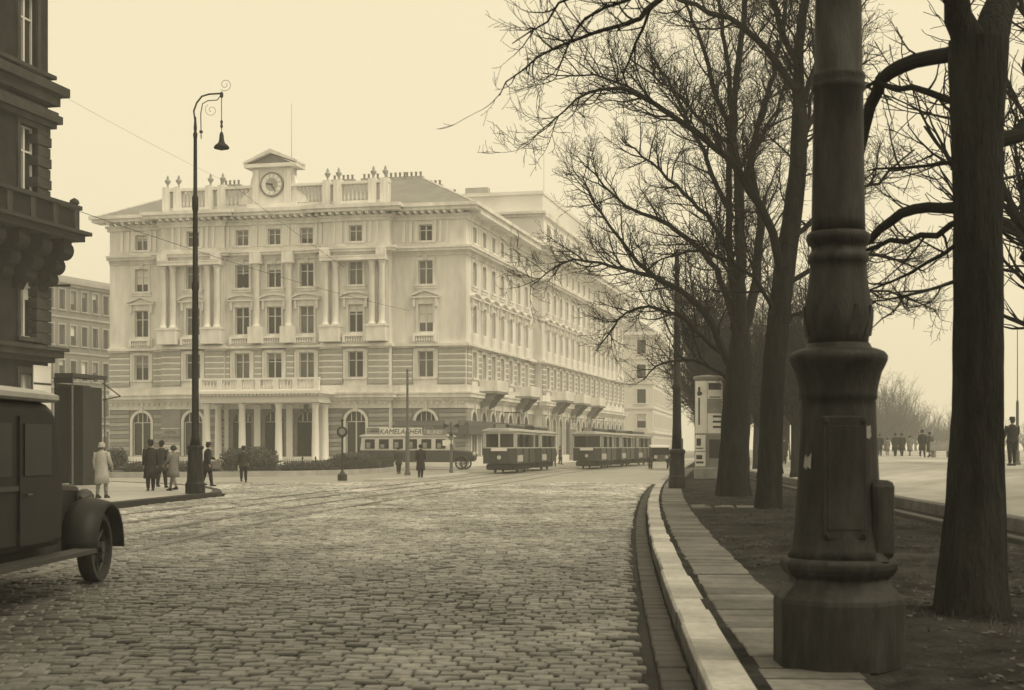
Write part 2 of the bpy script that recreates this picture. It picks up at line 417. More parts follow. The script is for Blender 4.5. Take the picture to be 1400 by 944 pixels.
# ---- right pavement: gutter, kerb, slabs
pavement = struct(put('pavement', sheet('pavement', -10, 230, -0.02, -1.12, 0.126, 'soil')))
def kstone(o0, o1, s0, s1, z0, z1, ch=0.015, jz=0.0):
    """a dressed stone in kerb coordinates with chamfered top; 20 triangles"""
    vs = []
    for (oo0, oo1, ss0, ss1, z) in ((o0, o1, s0, s1, z0), (o0, o1, s0, s1, z1 - ch), (o0 + ch, o1 - ch, s0 + ch, s1 - ch, z1)):
        for (o, s) in ((oo0, ss0), (oo1, ss0), (oo1, ss1), (oo0, ss1)):
            x, y = kw(o, s); vs.append((float(x), float(y), z + jz))
    return vs, [tuple(int(q) for q in f) for f in SF]
def kpiece(name, material, vs, fs, parent):
    me = MB().add(vs, fs).mesh(name, material); set_tone(me, [random.uniform(0.72, 1.2)] * len(vs)); return put(name, me, parent)
def krow(name, material, parent, s0, s_split, s_end, lens, o0, o1, z0, z1, gap0, ch, jz=0.004, jo=0.006, plural=None):
    far = MB(); tones = []; s = s0
    while s < s_end:
        gap = random.choice(gap0) if isinstance(gap0, tuple) else gap0
        L = random.uniform(*lens); a, b = random.uniform(-jo, jo), random.uniform(-jo, jo)
        vs, fs = kstone(o0 + a, o1 + b, s, s + L - gap, z0, z1, ch, random.uniform(-jz, jz))
        if s < s_split: kpiece(name, material, vs, fs, parent)
        else: far.add(vs, fs); tones += [random.uniform(0.85, 1.15)] * len(vs)
        s += L
    if far.v:
        me = far.mesh(plural or name, material); set_tone(me, tones); put(plural or name, me, parent, kind='stuff')
krow('gutter_stone', 'gutter_stone', road, 7, 34, 90, (0.28, 0.36), 0.03, 0.255, -0.08, -0.022, 0.02, 0.012)
krow('kerb_stone', 'granite', pavement, 5, 80, 200, (0.9, 1.3), -0.31, 0.0, -0.1, 0.14, 0.032, 0.024, jz=0.008, jo=0.014)
krow('paving_slab', 'slab', pavement, 6, 44, 110, (0.3, 0.75), -1.06, -0.39, 0.03, 0.135, (0.03, 0.04, 0.06, 0.12), 0.012, jz=0.006, jo=0.02)
for (o, s, w, l) in ((-2.0,9.2,0.5,0.45),(-1.6,8.6,0.45,0.5),(-2.55,9.0,0.45,0.4),(-2.2,8.5,0.5,0.45),(-2.9,9.3,0.4,0.5)):
    vs, fs = kstone(o - w/2, o + w/2, s - l/2, s + l/2, 0.05, 0.15, 0.012); kpiece('paving_slab', 'slab', vs, fs, pavement)

for i in range(4):      # worn slabs laid across the earth as a crossing
    a, b = random.uniform(-.25, .25), random.uniform(-.25, .25)
    vs, fs = kstone(-1.60 - i * .58, -1.1 - i * .58, 36.7 + a, 37.9 + b, 0.02, 0.168 - i * .006, 0.02); kpiece('paving_slab', 'slab', vs, fs, pavement)

# ---- earth strip under the trees
def strip_mesh(name, f0, f1, ss, nl, zf, material):
    vs = []
    for s in ss:
        xa, xb = f0(s), f1(s)
        for j in range(nl + 1):
            x = xa + (xb - xa) * j / nl; vs.append((x, float(s), zf(x, s, j / nl)))
    k = nl + 1
    fs = [(i*k + j, i*k + j + 1, (i+1)*k + j + 1, (i+1)*k + j) for i in range(len(ss)-1) for j in range(nl)]
    return MB().add(vs, fs).mesh(name, material, True)
def soil_z(x, s, t):
    e = min(1, t * 12, (1 - t) * 8)
    return 0.098 + e * (0.05 + 0.05 * mnoise.noise((x * 0.9, s * 0.5, 1)) + 0.04 * mnoise.noise((x * 3.1, s * 2.5, 3)) + 0.022 * mnoise.noise((x * 8, s * 8, 7)))
ss = np.concatenate([np.arange(2, 24, 0.12), np.arange(24, 60, 0.4), np.arange(60, 231, 4)])
soil = struct(put('earth_strip', strip_mesh('earth_strip', lambda s: float(K(s)) + 1.02, lambda s: float(P(s)) - 1.15, ss, 56, soil_z, 'soil')))
# scraps of dead leaves on the earth
lv = MB()
for i in range(2600):
    s = 8 + 40 * random.random() ** 1.5; x = random.uniform(float(K(s)) + 1.1, float(P(s)) - 1.2)
    t = (x - float(K(s)) - 1.02) / (float(P(s)) - 1.15 - float(K(s)) - 1.02)
    if mnoise.noise((x * 0.6, s * 0.4, 5)) < -0.05: continue
    z = soil_z(x, s, t) + 0.008; a = random.uniform(0, 6.3); r = random.uniform(0.02, 0.05); q = random.uniform(-0.01, 0.02)
    lv.add([(x + r*math.cos(a), s + r*math.sin(a), z), (x - r*.5*math.sin(a), s + r*.5*math.cos(a), z + q), (x - r*math.cos(a), s - r*math.sin(a), z + .01), (x + r*.5*math.sin(a), s - r*.5*math.cos(a), z - q*.3)], [(0, 1, 2, 3)])
put('fallen_leaves', lv.mesh('fallen_leaves', 'leaf_litter'), soil, kind='stuff')

# tufts of thin grass and loose stones on the earth
gr = MB(); st_ = MB()
for i in range(1500):
    s = 8.5 + 34 * random.random() ** 1.4; x = random.uniform(float(K(s)) + 1.15, float(P(s)) - 1.3)
    if mnoise.noise((x * 0.5, s * 0.35, 9)) < 0.08: continue
    t = (x - float(K(s)) - 1.02) / (float(P(s)) - 1.15 - float(K(s)) - 1.02); z = soil_z(x, s, t) - .005
    for k in range(7):
        a = random.uniform(0, 6.3); h = random.uniform(.03, .10); q = random.uniform(.01, .05); w = .004; bx, by = x + random.gauss(0, .03), s + random.gauss(0, .03)
        gr.add([(bx - w, by, z), (bx + w, by, z), (bx + q * math.cos(a), by + q * math.sin(a), z + h)], [(0, 1, 2)])
for i in range(700):
    s = 8.5 + 26 * random.random() ** 1.3; x = random.uniform(float(K(s)) + 1.05, float(P(s)) - 1.2); t = (x - float(K(s)) - 1.02) / (float(P(s)) - 1.15 - float(K(s)) - 1.02)
    r = random.uniform(.008, .026); st_.lathe([(r * .7, -.2 * r), (r, .2 * r), (r * .55, .75 * r)], 5, (x, s, soil_z(x, s, t)), random.random() * 6)
put('thin_grass', gr.mesh('thin_grass', 'grass_blade'), soil, kind='stuff'); put('pebbles', st_.mesh('pebbles', 'pebble'), soil, kind='stuff')

# ---- raised promenade on the right with its stone edging
def prom_z(x, s, t):
    d = x - float(P(s)); e = min(1.0, max(0.0, (d - 0.25) / 6.5)); e = e * e * (3 - 2 * e)
    return 0.30 + 0.68 * e + 0.012 * mnoise.noise((x * 0.5, s * 0.3, 2))
ss2 = np.concatenate([np.arange(4, 60, 1.0), np.arange(60, 130, 3), np.arange(130, 421, 12)])
prom = struct(put('promenade', strip_mesh('promenade', lambda s: float(P(s)) + 0.28, lambda s: float(P(s)) + 130, ss2, 150, prom_z, 'gravel_path')))
def prow(name, material, parent, s0, s1, L0, o0, o1, z0, z1):
    s = s0
    while s < s1:
        L = L0 * random.uniform(0.85, 1.15); vs = []; ch = 0.02
        for (a, b, c, d, z) in ((o0, o1, s, s + L - 0.015, z0), (o0, o1, s, s + L - 0.015, z1 - ch), (o0 + ch, o1 - ch, s + ch, s + L - 0.015 - ch, z1)):
            for (o, q) in ((a, c), (b, c), (b, d), (a, d)): vs.append((float(P(q)) + o, q, z))
        kpiece(name, material, vs, [tuple(int(q) for q in f[::-1]) for f in SF], parent); s += L
prow('edging_stone', 'slab', prom, 8, 110, 1.6, -0.02, 0.30, 0.0, 0.315)
struct(put('channel', strip_mesh('channel', lambda s: float(P(s)) - 0.95, lambda s: float(P(s)) - 0.02, np.arange(4, 225, 3), 2, lambda x, s, t: 0.06, 'soil')))
prow('low_edging_stone', 'gutter_stone', prom, 8, 110, 1.6, -1.18, -0.95, -0.02, 0.20)

# ---- pavement of the left corner
lp = struct(MB().prism([(x, y, -0.1) for x, y in LP] + [(-70, 78, -0.1), (-70, -5, -0.1)], (0, 0, 0.215)).build('pavement_left', 'plaza'))
for i in range(3, 10):
    a, b = Vector(LP[i]), Vector(LP[i + 1]); L = (b - a).length; m = max(1, round(L / 1.3))
    for j in range(m):
        p, q = a.lerp(b, j / m), a.lerp(b, (j + 1) / m - 0.012 / L); d = (q - p).normalized(); nrm = Vector((d.y, -d.x))
        vs = []
        for (e, zz) in ((0.03, -0.1), (0.03, 0.115), (0.015, 0.128)):
            for (pt, w) in ((p, e), (q, e), (q, -0.28), (p, -0.28)): vs.append((pt.x + nrm.x * w, pt.y + nrm.y * w, zz))
        kpiece('kerb_stone', 'gutter_stone', vs, [tuple(int(x) for x in f[::-1]) for f in SF], lp)

# ---- low traffic refuge in the roadway by the stop
RF = [(-7.3,71.5),(-6.3,71.6),(-4.2,76.5),(-2.9,84),(-2.6,90),(-3.3,90.5),(-4.2,84),(-5.6,77)]
rf = struct(MB().prism([(x, y, -0.05) for x, y in RF], (0, 0, 0.15)).build('traffic_refuge', 'plaza', bevel=0.02))
# ================================================================== BUILDINGS
def wall_panel(x0, x1, z0, z1, holes, depth=0.32, arch=()):
    """Facade sheet in the plane y=0 facing -y with real openings and reveals. holes: (xa, xb, za, zb, is_arch)."""
    mb = MB()
    xs = sorted({x0, x1, *[h[0] for h in holes], *[h[1] for h in holes]}); zs = sorted({z0, z1, *[h[2] for h in holes], *[h[3] for h in holes]})
    for i in range(len(xs) - 1):
        for j in range(len(zs) - 1):
            cxm, czm = (xs[i] + xs[i+1]) / 2, (zs[j] + zs[j+1]) / 2
            if any(h[0] < cxm < h[1] and h[2] < czm < h[3] for h in holes): continue
            mb.quad((xs[i], 0, zs[j]), (xs[i+1], 0, zs[j]), (xs[i+1], 0, zs[j+1]), (xs[i], 0, zs[j+1]))
    for h in holes:
        a, b, c, d = h[:4]
        if len(h) > 4 and h[4]:
            r = (b - a) / 2; m = (a + b) / 2; sp = d - r; pts = [(m + r * math.cos(t), sp + r * math.sin(t)) for t in np.linspace(0, math.pi, 13)]
            half = [p for p in pts if p[0] >= m - 1e-6]; hl = [p for p in pts if p[0] <= m + 1e-6]
            for i in range(len(half) - 1): mb.add([(b, 0, d), (half[i+1][0], 0, half[i+1][1]), (half[i][0], 0, half[i][1])], [(0, 1, 2)])
            for i in range(len(hl) - 1): mb.add([(a, 0, d), (hl[i+1][0], 0, hl[i+1][1]), (hl[i][0], 0, hl[i][1])], [(0, 1, 2)])
            ring = [(b, c)] + pts + [(a, c)]
        else: ring = [(b, c), (b, d), (a, d), (a, c)]
        for i in range(len(ring)):
            p, q = ring[i], ring[(i + 1) % len(ring)]
            mb.quad((p[0], 0, p[1]), (q[0], 0, q[1]), (q[0], depth, q[1]), (p[0], depth, p[1]))
    return mb

WIN = {}
def window_meshes(w, h, style):
    """surround / casement / pane meshes; origin at the opening's bottom centre on the wall plane, facing -y"""
    key = (w, h, style)
    if key in WIN: return WIN[key]
    s = MB(); t = 0.19; e = 0.09; W = w / 2
    if style != 'arch':
        s.bb(-W - t, -W, -e, 0.05, 0, h); s.bb(W, W + t, -e, 0.05, 0, h)
        s.bb(-W - t - .02, W + t + .02, -e - .02, 0.05, h, h + 0.24)
        s.bb(-W - t - .12, W + t + .12, -e - .12, 0.05, -0.16, 0)
    if style in ('seg', 'tri'):
        y = h + 0.5; s.bb(-W - .45, W + .45, -0.10, 0.05, h + .242, y - .002); s.bb(-W - .62, W + .62, -0.34, 0.05, y, y + .12)
        if style == 'seg':
            n = 10; top = []; bot = []
            for i in range(n + 1):
                u = -1 + 2 * i / n; x = u * (W + .64); z = y + .14 + .52 * math.sqrt(max(0, 1 - (u * .93) ** 2)) - .19
                top.append((x, z + .14)); bot.append((x, z))
            for i in range(n):
                s.prism([(bot[i][0], -.36, bot[i][1]), (bot[i+1][0], -.36, bot[i+1][1]), (top[i+1][0], -.36, top[i+1][1]), (top[i][0], -.36, top[i][1])], (0, .4, 0))
            s.prism([(-W - .5, -.1, y + .12)] + [(x * .92, -.1, z) for x, z in bot[::1]][::-1][::-1] + [(W + .5, -.1, y + .12)], (0, .14, 0))
        else:
            for sg in (-1, 1):
                s.prism([(sg * (W + .66), -.36, y + .12), (0, -.36, y + .58), (0, -.36, y + .74), (sg * (W + .66), -.36, y + .25)], (0, .4, 0))
            s.prism([(-W - .5, -.1, y + .12), (W + .5, -.1, y + .12), (0, -.1, y + .55)], (0, .14, 0))
        for sg in (-1, 1): s.bb(sg * (W + .32) - .1, sg * (W + .32) + .1, -.26, 0.05, h - .25, y - .003)
        s.bb(-W - .5, W + .5, -.30, .05, -.95, -.17); s.bb(-W - .58, W + .58, -.36, .05, -.30, -.172) if False else None
    if style == 'mez':
        s.bb(-W - .42, -W - t - .002, -.14, .05, -.1, h + .1); s.bb(W + t + .002, W + .42, -.14, .05, -.1, h + .1)
        s.bb(-W - .5, W + .5, -.2, .05, h + .242, h + .40); s.bb(-W - .34, W + .34, -.1, .05, -.75, -.17)
    if style == 'plain':
        s.prism([(-.14, -.2, h + .02), (.14, -.2, h + .02), (.2, -.2, h + .46), (-.2, -.2, h + .46)], (0, .22, 0))
        s.bb(-W - .3, W + .3, -.12, .05, -.36, -.162)
    if style == 'arch':
        r = W; sp = h - r; n = 14
        for i in range(n):
            a, b = math.pi * i / n, math.pi * (i + 1) / n
            s.prism([(r*math.cos(a), -.07, sp + r*math.sin(a)), ((r+.24)*math.cos(a), -.07, sp + (r+.24)*math.sin(a)), ((r+.24)*math.cos(b), -.07, sp + (r+.24)*math.sin(b)), (r*math.cos(b), -.07, sp + r*math.sin(b))], (0, .1, 0))
        s.bb(-r - .24, -r, -.07, .03, 0, sp); s.bb(r, r + .24, -.07, .03, 0, sp)
        s.prism([(-.13, -.22, h - .02), (.13, -.22, h - .02), (.22, -.22, h + .62), (-.22, -.22, h + .62)], (0, .26, 0))
    c = MB(); f = .07; y0, y1 = .18, .255
    c.bb(-W, -W + f, y0, y1, 0, h if style != 'arch' else h - W); c.bb(W - f, W, y0, y1, 0, h if style != 'arch' else h - W)
    tz = h * .66 if style != 'arch' else h - W
    c.bb(-W + f, W - f, y0, y1, 0, f); c.bb(-W + f, W - f, y0 - .01, y1, tz - f/2, tz + f/2)
    c.bb(-.055, .055, y0 - .02, y1, f, tz - f/2 - .001); 
    if style == 'arch':
        for k in (-.5, 0, .5): c.bb(k * W - .04, k * W + .04, y0, y1, tz + f/2, tz + math.sqrt(max(0, W*W - (k*W)**2)) - .02)
    else:
        c.bb(-W + f, W - f, y0, y1, h - f, h); c.bb(-.055, .055, y0 - .02, y1, tz + f/2 + .001, h - f)
    p = MB()
    if style == 'arch':
        p.add([(W*math.cos(t), .27, h - W + W*math.sin(t)) for t in np.linspace(0, math.pi, 13)] + [(-W, .27, 0), (W, .27, 0)], [tuple(range(15))[::-1]])
    else: p.quad((-W, .27, 0), (W, .27, 0), (W, .27, h), (-W, .27, h))
    WIN[key] = (s.mesh('window', 'hotel_trim'), c.mesh('casement', 'white_paint'), p.mesh('pane', 'glass'), p.mesh('pane', 'glass_pale'))
    return WIN[key]
def window(parent, w, h, style, loc, rz=0.0, trim=None, pale=False, casement=True):
    a, b, c, d = window_meshes(w, h, style)
    if trim:
        key = (w, h, style, trim)
        if key not in WIN: m = a.copy(); m.materials.clear(); m.materials.append(MATS[trim]); WIN[key] = m
        a = WIN[key]
    o = put('window', a, parent, loc, rz)
    if casement: put('casement', b, o)
    if style not in ('arch',) and random.random() < .45:       # lowered blind behind the casement
        f = random.choice((.25, .35, .5, .66)); boxpart('blind', random.choice(('paper', 'paper_grey', 'paper')), o, -w/2 + .05, w/2 - .05, .258, .268, h * (1 - f), h - .02)
    put('pane', d if pale else c, o)
    return o

def band(name, material, parent, x0, x1, y, steps, e0=True, e1=True, side=False, back=0.2):
    """moulding of stacked courses; steps: (z0, z1, projection). e0/e1: return round that end."""
    mb = MB()
    for (z0, z1, p) in steps:
        a = x0 - (p if e0 else 0); b = x1 + (p if e1 else 0)
        if side: mb.bb(y - back, y + p, a, b, z0, z1)
        else: mb.bb(a, b, y - p, y + back, z0, z1)
    return mb.build(name, material, parent)

TH = R(13.5); HX, HY = -3.843, 122.0
hotel = thing('hotel', 'large pale corner hotel with clock gable, columned porch and projecting side wing', 'hotel', (HX, HY, 0), -TH)
HW = 32.7
SEC = [(-32.7, -27.2, 0.0, [-29.6]), (-27.2, -21.3, -1.0, [-24.2]), (-21.3, -12.3, -0.7, [-19.75, -16.8, -13.85]), (-12.3, -6.4, -1.0, [-9.35]), (-6.4, 0.0, 0.0, [-3.5])]
LV = dict(g=(0.9, 4.7), m=(7.55, 9.75), f2=(11.35, 13.7), f3=(15.35, 17.35), at=(19.0, 20.35))
OW = dict(g=1.75, m=1.35, f2=1.3, f3=1.25, at=1.15)
STY = dict(g='arch', m='mez', f2='seg', f3='plain', at='attic')
def holes_for(bays, outer):
    hs = []
    for b in bays:
        for k in ('g', 'm', 'f2', 'f3', 'at'):
            w = OW[k]; hs.append((b - w/2, b + w/2, LV[k][0] if k != 'g' or True else 0, LV[k][1], k == 'g'))
    return hs
for (a, b, y, bays) in SEC:
    hs_ = holes_for(bays, y == 0)
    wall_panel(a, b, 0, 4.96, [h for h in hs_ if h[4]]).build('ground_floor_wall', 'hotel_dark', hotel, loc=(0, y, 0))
    wp = wall_panel(a, b, 4.96, 20.72, [h for h in hs_ if not h[4]])
    if y < 0:
        wp.quad((a, 0, 0), (a, -y + .1, 0), (a, -y + .1, 20.72), (a, 0, 20.72)); wp.quad((b, 0, 0), (b, 0, 20.72), (b, -y + .1, 20.72), (b, -y + .1, 0))
    wp.build('front_wall', 'hotel_wall', hotel, loc=(0, y, 0))
    for bx in bays:
        for k in ('g', 'm', 'f2', 'f3', 'at'):
            st = STY[k]
            if k == 'f2' and y == 0: st = 'tri'
            window(hotel, OW[k], round(LV[k][1] - LV[k][0], 3), st, (bx, y, LV[k][0]), trim='hotel_dark' if k == 'g' and len(bays) == 3 else None, pale=(k != 'g' and random.random() < .5))
# the dark open sash above the porch
boxpart('open_sash', 'dark_interior', hotel, -19.75 - .5, -19.75 + .5, -0.7 + .12, -0.7 + .24, 15.5, 16.5)

# rusticated courses (each a block between two openings)
def courses(parent, material, edges, plane, z0, z1, n, proj=0.07, gap=0.05, side=False, rng=0.0, name='stone_course'):
    h = (z1 - z0) / n
    for (a, b) in edges:
        if b - a < 0.15: continue
        for i in range(n):
            za, zb = z0 + i * h + gap / 2, z0 + (i + 1) * h - gap / 2; pr = proj + random.uniform(-rng, rng)
            m = material if not isinstance(material, tuple) else material[i % len(material)]
            if side: boxpart(name, m, parent, plane - .04, plane + pr, a, b, za, zb)
            else: boxpart(name, m, parent, a, b, plane - pr, plane + .04, za, zb)
def joint_bands(parent, edges, plane, z0, z1, n, side=False):
    """pale raised bed joints between the dark bands of the mezzanine"""
    h = (z1 - z0) / n
    for (a, b) in edges:
        if b - a < 0.15: continue
        for i in range(1, n):
            z = z0 + i * h; q = (plane - .04, plane + .12, a + .02, b - .02) if side else (a + .02, b - .02, plane - .12, plane + .04)
            boxpart('joint_band', 'column_white', parent, *q, z - .062, z + .062)
def piers(a, b, bays, half):
    xs = [a] + [q for bx in bays for q in (bx - half, bx + half)] + [b]
    return [(xs[i] + .02, xs[i+1] - .02) for i in range(0, len(xs), 2)]
for (a, b, y, bays) in SEC:
    courses(hotel, 'hotel_rustic', piers(a, b, bays, 1.12), y, 6.95, 9.98, 6, 0.14, 0.13)          # mezzanine bands
    joint_bands(hotel, piers(a, b, bays, 1.12), y, 6.95, 9.98, 6)
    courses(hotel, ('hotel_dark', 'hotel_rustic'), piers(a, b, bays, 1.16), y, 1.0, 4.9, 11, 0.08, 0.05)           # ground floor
    boxpart('plinth', 'hotel_trim', hotel, a + .01, b - .01, y - .16, y + .1, 0.02, 0.86)
    out = y < 0; e = 0.0
    band('string_course', 'hotel_trim', hotel, a, b, y, [(4.95, 5.5, .10), (5.5, 5.62, .2), (5.62, 5.85, .34), (5.85, 6.15, .58), (6.15, 6.28, .66), (6.28, 6.9, .12)], out, out or b == 0)
    band('string_course', 'hotel_trim', hotel, a, b, y, [(10.0, 10.14, .2), (10.14, 10.36, .42), (10.36, 10.5, .16)], out, out or b == 0)
    band('string_course', 'hotel_trim', hotel, a, b, y, [(17.75, 17.9, .12), (17.9, 18.1, .2), (18.1, 18.32, .6), (18.32, 18.5, .74), (18.5, 18.86, .1)], out, out or b == 0)
    band('cornice', 'hotel_trim', hotel, a, b, y, [(20.72, 21.0, .18), (21.0, 21.2, .3), (21.42, 21.68, 1.15), (21.68, 21.98, 1.35)], out or a == -HW, out or b == 0, back=.5)
    # attic pilasters beside each attic window
    for bx in bays:
        for d in (-1.9, -1.3, -.82, .82, 1.3, 1.9):
            if a + .1 < bx + d - .13 and bx + d + .13 < b - .1: boxpart('attic_pilaster', 'hotel_trim', hotel, bx + d - .13, bx + d + .13, y - .1, y + .05, 18.88, 20.70)
# brackets under the main cornice and under the ground floor band
def brackets(name, z0, z1, pr, step, w):
    mb = MB()
    for (a, b, y, bays) in SEC:
        n = int((b - a) / step)
        for i in range(n): x = a + (i + .5) * (b - a) / n; mb.bb(x - w/2, x + w/2, y - pr, y + .02, z0, z1)
    return mb.build(name, 'hotel_trim', hotel, kind='stuff')
brackets('cornice_brackets', 21.2, 21.42, 1.0, .62, .26); brackets('band_dentils', 5.32, 5.498, .26, .5, .24)

# tall half columns of the upper storeys on their pedestals
prof = [(.36, 0), (.36, .12), (.30, .18), (.27, .3), (.265, 1.6), (.235, 4.75), (.25, 4.8), (.27, 4.86), (.24, 4.92), (.33, 5.22), (.36, 5.25), (.36, 5.36)]
colm = MB().lathe(prof, 14).mesh('column', 'hotel_trim', True)
pilm = MB().bb(-.27, .27, -.10, .12, 0, 5.36).mesh('pilaster', 'hotel_trim')
for (a, b) in ((-27.2, -21.3), (-12.3, -6.4)):
    m = (a + b) / 2
    for d in (-2.5, -1.62, 1.62, 2.5):
        put('column', colm, hotel, (m + d, -1.5, 11.95)); put('pilaster', pilm, hotel, (m + d, -1.0, 11.95))
    for d in (-2.06, 2.06):
        boxpart('column_pedestal', 'hotel_trim', hotel, m + d - .86, m + d + .86, -2.0, -.98, 10.55, 11.78); boxpart('column_pedestal', 'hotel_trim', hotel, m + d - .93, m + d + .93, -2.07, -.97, 11.78, 11.94)
    band('entablature', 'hotel_trim', hotel, m - 2.92, m + 2.92, -1.0, [(17.32, 17.44, 1.02), (17.44, 17.62, .90), (17.62, 17.74, .96)], False, False)
    for d in (-2.5, 2.5): boxpart('entablature_block', 'hotel_trim', hotel, m + d - .42, m + d + .42, -1.95, -.99, 17.76, 18.28)
for x in (-18.27, -15.33):
    put('column', colm, hotel, (x, -1.12, 11.95)); boxpart('column_pedestal', 'hotel_trim', hotel, x - .62, x + .62, -1.62, -.69, 10.55, 11.94)
    boxpart('entablature_block', 'hotel_trim', hotel, x - .48, x + .48, -1.6, -.69, 17.33, 18.28)
# window balconettes of the second floor: low stone parapets with little balusters
bal = MB().lathe([(.05, 0), (.09, .12), (.04, .3), (.05, .36), (.05, .42)], 6).mesh('baluster', 'column_white', True)
for (a, b, y, bays) in SEC:
    for bx in bays:
        boxpart('balconette', 'column_white', hotel, bx - 1.0, bx + 1.0, y - .5, y - .3, 10.98, 11.1)
        for s_ in (-1, 1): boxpart('balconette_pier', 'column_white', hotel, bx + s_ * .9 - .1, bx + s_ * .9 + .1, y - .5, y - .25, 10.51, 10.978)
        for i in range(7): put('baluster', bal, hotel, (bx - .68 + i * .226, y - .4, 10.52))

# ---- porch: four columns in front, two behind, entablature and balustrade
PY = -3.4 - .3
pc = MB().lathe([(.36, 0), (.36, .1), (.31, .2), (.30, 1.6), (.255, 4.45), (.29, 4.5), (.26, 4.56), (.34, 4.7), (.36, 4.72), (.36, 4.84)], 18).mesh('porch_column', 'column_white', True)
porch_x = (-21.64, -18.44, -15.16, -11.91)
for x in porch_x:
    put('porch_column', pc, hotel, (x, PY, 0.52))
    boxpart('porch_pedestal', 'column_white', hotel, x - .44, x + .44, PY - .44, PY + .44, -.02, .52)
for x in (-21.64, -11.91):
    put('porch_column', pc, hotel, (x, -1.15 - .3, 0.52)); boxpart('porch_pedestal', 'column_white', hotel, x - .44, x + .44, -1.45 - .44, -1.45 + .44, -.02, .52)
for x in (-19.75 - 1.5, -18.27, -15.33, -13.85 + 1.5): boxpart('porch_pilaster', 'column_white', hotel, x - .27, x + .27, -1.0, -.66, .1, 5.3)
for x in (-19.75, -16.8, -13.85): boxpart('porch_door', 'dark_pane', hotel, x - .84, x + .84, -.7 + .10, -.7 + .262, .92, 3.8)
boxpart('porch_ceiling', 'hotel_trim', hotel, -22.2, -11.4, PY - .5, -.66, 5.38, 5.55)
mb = MB()
mb.bb(-22.1, -11.45, PY - .42, PY + .36, 5.56, 5.95); mb.bb(-22.3, -11.25, PY - .62, PY + .3, 5.95, 6.1); mb.bb(-22.55, -11.0, PY - .9, PY + .3, 6.1, 6.34)
for xx, sg in ((-22.1, -1), (-11.45, 1)):
    x0, x1 = sorted((xx, xx - sg * .7)); mb.bb(x0, x1, PY + .362, -1.02, 5.56, 5.95)
    x0, x1 = sorted((xx + sg * .2, xx - sg * .7)); mb.bb(x0, x1, PY + .302, -1.02, 5.952, 6.1); x0, x1 = sorted((xx + sg * .45, xx - sg * .7)); mb.bb(x0, x1, PY + .302, -1.02, 6.102, 6.34)
mb.build('porch_entablature', 'column_white', hotel)
dn = MB()
for i in range(34): x = -22.3 + i * .335; dn.bb(x - .09, x + .09, PY - .82, PY - .4, 5.955, 6.098)
dn.build('porch_dentils', 'column_white', hotel, kind='stuff')
boxpart('balustrade_rail', 'column_white', hotel, -22.2, -11.35, PY - .62, PY - .28, 7.28, 7.45)
boxpart('balustrade_base', 'column_white', hotel, -22.2, -11.35, PY - .6, PY - .3, 6.35, 6.5)
for x in (-22.0, -20.2, -18.44, -16.8, -15.16, -13.5, -11.6): boxpart('balustrade_pier', 'column_white', hotel, x - .2, x + .2, PY - .64, PY - .26, 6.5, 7.279)
pb = MB().lathe([(.06, 0), (.13, .2), (.05, .5), (.06, .62), (.06, .78)], 8).mesh('baluster', 'column_white', True)
for i in range(34):
    x = -21.7 + i * .3
    if min(abs(x - q) for q in (-22.0, -20.2, -18.44, -16.8, -15.16, -13.5, -11.6)) > .26: put('baluster', pb, hotel, (x, PY - .45, 6.5))
boxpart('porch_step', 'hotel_trim', hotel, -22.6, -10.9, PY - .6, -.72, -.02, .1)

# ---- parapet of the middle part with piers, urns and panels
boxpart('parapet', 'hotel_trim', hotel, -27.0, -6.6, -.75, -.35, 21.985, 22.5)
boxpart('parapet_coping', 'hotel_trim', hotel, -27.15, -6.45, -.95, -.25, 23.9, 24.12)
urn = MB().lathe([(.13, 0), (.16, .07), (.06, .13), (.08, .25), (.25, .52), (.27, .62), (.15, .72), (.11, .76), (.12, .86), (.04, 1.06), (.02, 1.1)], 12).mesh('urn', 'hotel_rustic', True)
for x in (-26.8, -25.75, -22.75, -21.6, -12.0, -11.0, -7.9, -6.85):
    boxpart('parapet_pier', 'hotel_trim', hotel, x - .34, x + .34, -1.0, -.2, 21.985, 24.28)
    put('urn', urn, hotel, (x, -.6, 24.28))
pbm = MB().lathe([(.07, 0), (.14, .3), (.06, .9), (.08, 1.2), (.08, 1.4)], 6).mesh('parapet_baluster', 'hotel_trim', True)
for (a, b) in ((-25.3, -23.2), (-21.2, -19.3), (-14.4, -12.4), (-10.5, -8.3)):
    n = int((b - a) / .32)
    for i in range(n + 1): put('parapet_baluster', pbm, hotel, (a + (b - a) * i / n, -.55, 22.5))
# clock gable
boxpart('clock_body', 'hotel_wall', hotel, -18.6, -15.2, -.95, .4, 22.5, 25.55)
boxpart('clock_base', 'hotel_trim', hotel, -19.15, -14.65, -1.15, .5, 21.985, 22.5)
for x in (-18.35, -15.45): boxpart('clock_pilaster', 'hotel_trim', hotel, x - .28, x + .28, -1.12, -.94, 22.52, 25.4)
for sg in (-1, 1):
    MB().prism([(-16.9 + sg * 1.72, -.8, 22.52), (-16.9 + sg * 3.2, -.8, 22.52), (-16.9 + sg * 2.9, -.8, 23.1), (-16.9 + sg * 2.2, -.8, 23.6), (-16.9 + sg * 1.95, -.8, 24.8), (-16.9 + sg * 1.72, -.8, 25.1)], (0, .6, 0)).build('scroll_bracket', 'hotel_trim', hotel)
boxpart('gable_cornice', 'hotel_trim', hotel, -19.3, -14.5, -1.45, .6, 25.55, 25.86)
MB().prism([(-18.9, -1.0, 25.86), (-14.9, -1.0, 25.86), (-16.9, -1.0, 26.7)], (0, 1.2, 0)).build('gable', 'hotel_dark', hotel)
